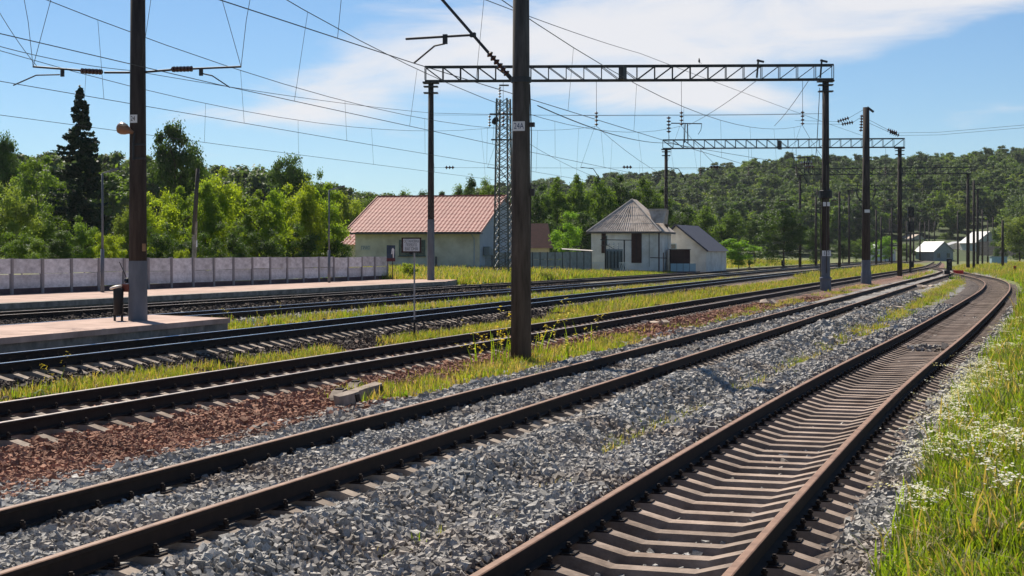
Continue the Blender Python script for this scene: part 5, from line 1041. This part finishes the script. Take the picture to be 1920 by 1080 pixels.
tree(768, 108, 487, 34, 'bush', lm_yel, 'small bright yellow-green bush between poster and platform end', 'bush', n=2200, leaf=.10, seed=520, z0f=0)
# ------------------------------------------------------------------ wooded hill
def hz_(X, Y):
    d = Y * CT - X * ST; h = X * CT + Y * ST; px = 960 + F * h / np.maximum(d, 1)
    top = np.interp(px, [-600, 0, 300, 650, 950, 1150, 1300, 1400, 1500, 1600, 1700, 1790, 1880, 1960, 2400], [330, 322, 345, 400, 398, 380, 372, 352, 342, 345, 347, 338, 330, 328, 340])
    ridge = (YH - top) * 760 / F + HC
    return np.interp(d, [300, 430, 520, 620, 760, 1000, 1600], [0, .02, .18, .55, 1., 1.02, .7]) * ridge - np.where(d < 430, 3., 0)
hd = np.linspace(380, 1500, 60); ha = np.linspace(-.62, .62, 110); Hd, Ha = np.meshgrid(hd, ha); HX = Ha * Hd * CT - Hd * ST; HY = Ha * Hd * ST + Hd * CT
Z = hz_(HX, HY); v = np.stack([HX.ravel(), HY.ravel(), Z.ravel()], 1); i, j = np.meshgrid(np.arange(59), np.arange(109)); a = (j * 60 + i).ravel()
link('hill', npmesh('hill', v, np.stack([a, a + 1, a + 61, a + 60], 1), mat('forest_floor', (.045, .065, .02), .95, .3, .05), smooth=True), kind='structure')
fc = collection_of('forest', [crown(k, Hh, rr, z0, n_, lf_, m, 700 + i) for i, (k, Hh, rr, z0, n_, lf_, m) in enumerate((('round', 13, 4.2, 1.5, 5200, .30, lm_mid), ('tall', 15, 3.6, 1.5, 4800, .30, lm_dark), ('pine', 15, 3.8, 5, 4800, .27, lm_pine), ('round', 12, 4.0, 1, 5200, .30, lm_dark), ('round', 14, 4.6, 1, 5600, .30, lm_pine), ('tall', 14, 3.6, 1, 4800, .30, lm_mid), ('round', 13, 4.3, 1, 5200, .30, lm_will), ('pine', 15, 3.2, 4, 4200, .27, lm_pine)))])
n = 5200; d = 440 + 420 * rng.random(n) ** .9; a = rng.uniform(-.40, .40, n); X = a * d * CT - d * ST; Y = a * d * ST + d * CT; pxx = 960 + F * a
ok = (pxx > 880) & ~((d < 520) & (pxx > 1640) & (pxx < 1900)); X, Y = X[ok], Y[ok]
scatter('hillside_forest', np.stack([X, Y, hz_(X, Y) - .5], 1), rng.uniform(.75, 1.2, len(X)), fc, 'dense mixed forest covering the whole hill behind the yard', 'forest', tilt=.05, seed=31)
n = 520; d = 215 + 150 * rng.random(n); a = rng.uniform(-.40, -.06, n); X = a * d * CT - d * ST; Y = a * d * ST + d * CT; pxx = 960 + F * a
zt = np.interp(pxx, [-300, 0, 120, 220, 330, 480, 600, 700, 800], [285, 270, 275, 268, 300, 302, 330, 352, 358]); Ht = HC + (YH - zt) * d / F * rng.uniform(.80, 1.04, n) - gz(X, Y); ok = Ht > 5
scatter('distant_wood', np.stack([X, Y, gz(X, Y) - .3], 1)[ok], (Ht / 14.5)[ok], fc, 'mixed wood forming the skyline behind the spruce and the yellow-green row', 'forest', tilt=.04, seed=32)

# ------------------------------------------------------------------ thin summer haze
hb_ = MB(); hb_.box((0, 1400, 98), (3100, 3300, 204)); ho = hb_.obj('haze', [])
ho.data.materials.clear(); hm = bpy.data.materials.new('haze_air'); hm.use_nodes = True; t = hm.node_tree; t.nodes.clear()
vo = t.nodes.new('ShaderNodeVolumePrincipled'); vo.inputs['Color'].default_value = (.86, .92, 1, 1); vo.inputs['Density'].default_value = .00006; vo.inputs['Anisotropy'].default_value = .2
oo = t.nodes.new('ShaderNodeOutputMaterial'); t.links.new(vo.outputs[0], oo.inputs['Volume']); ho.data.materials.append(hm)
tag(ho, 'thin pale summer haze over the yard and hill', 'haze', kind='stuff')
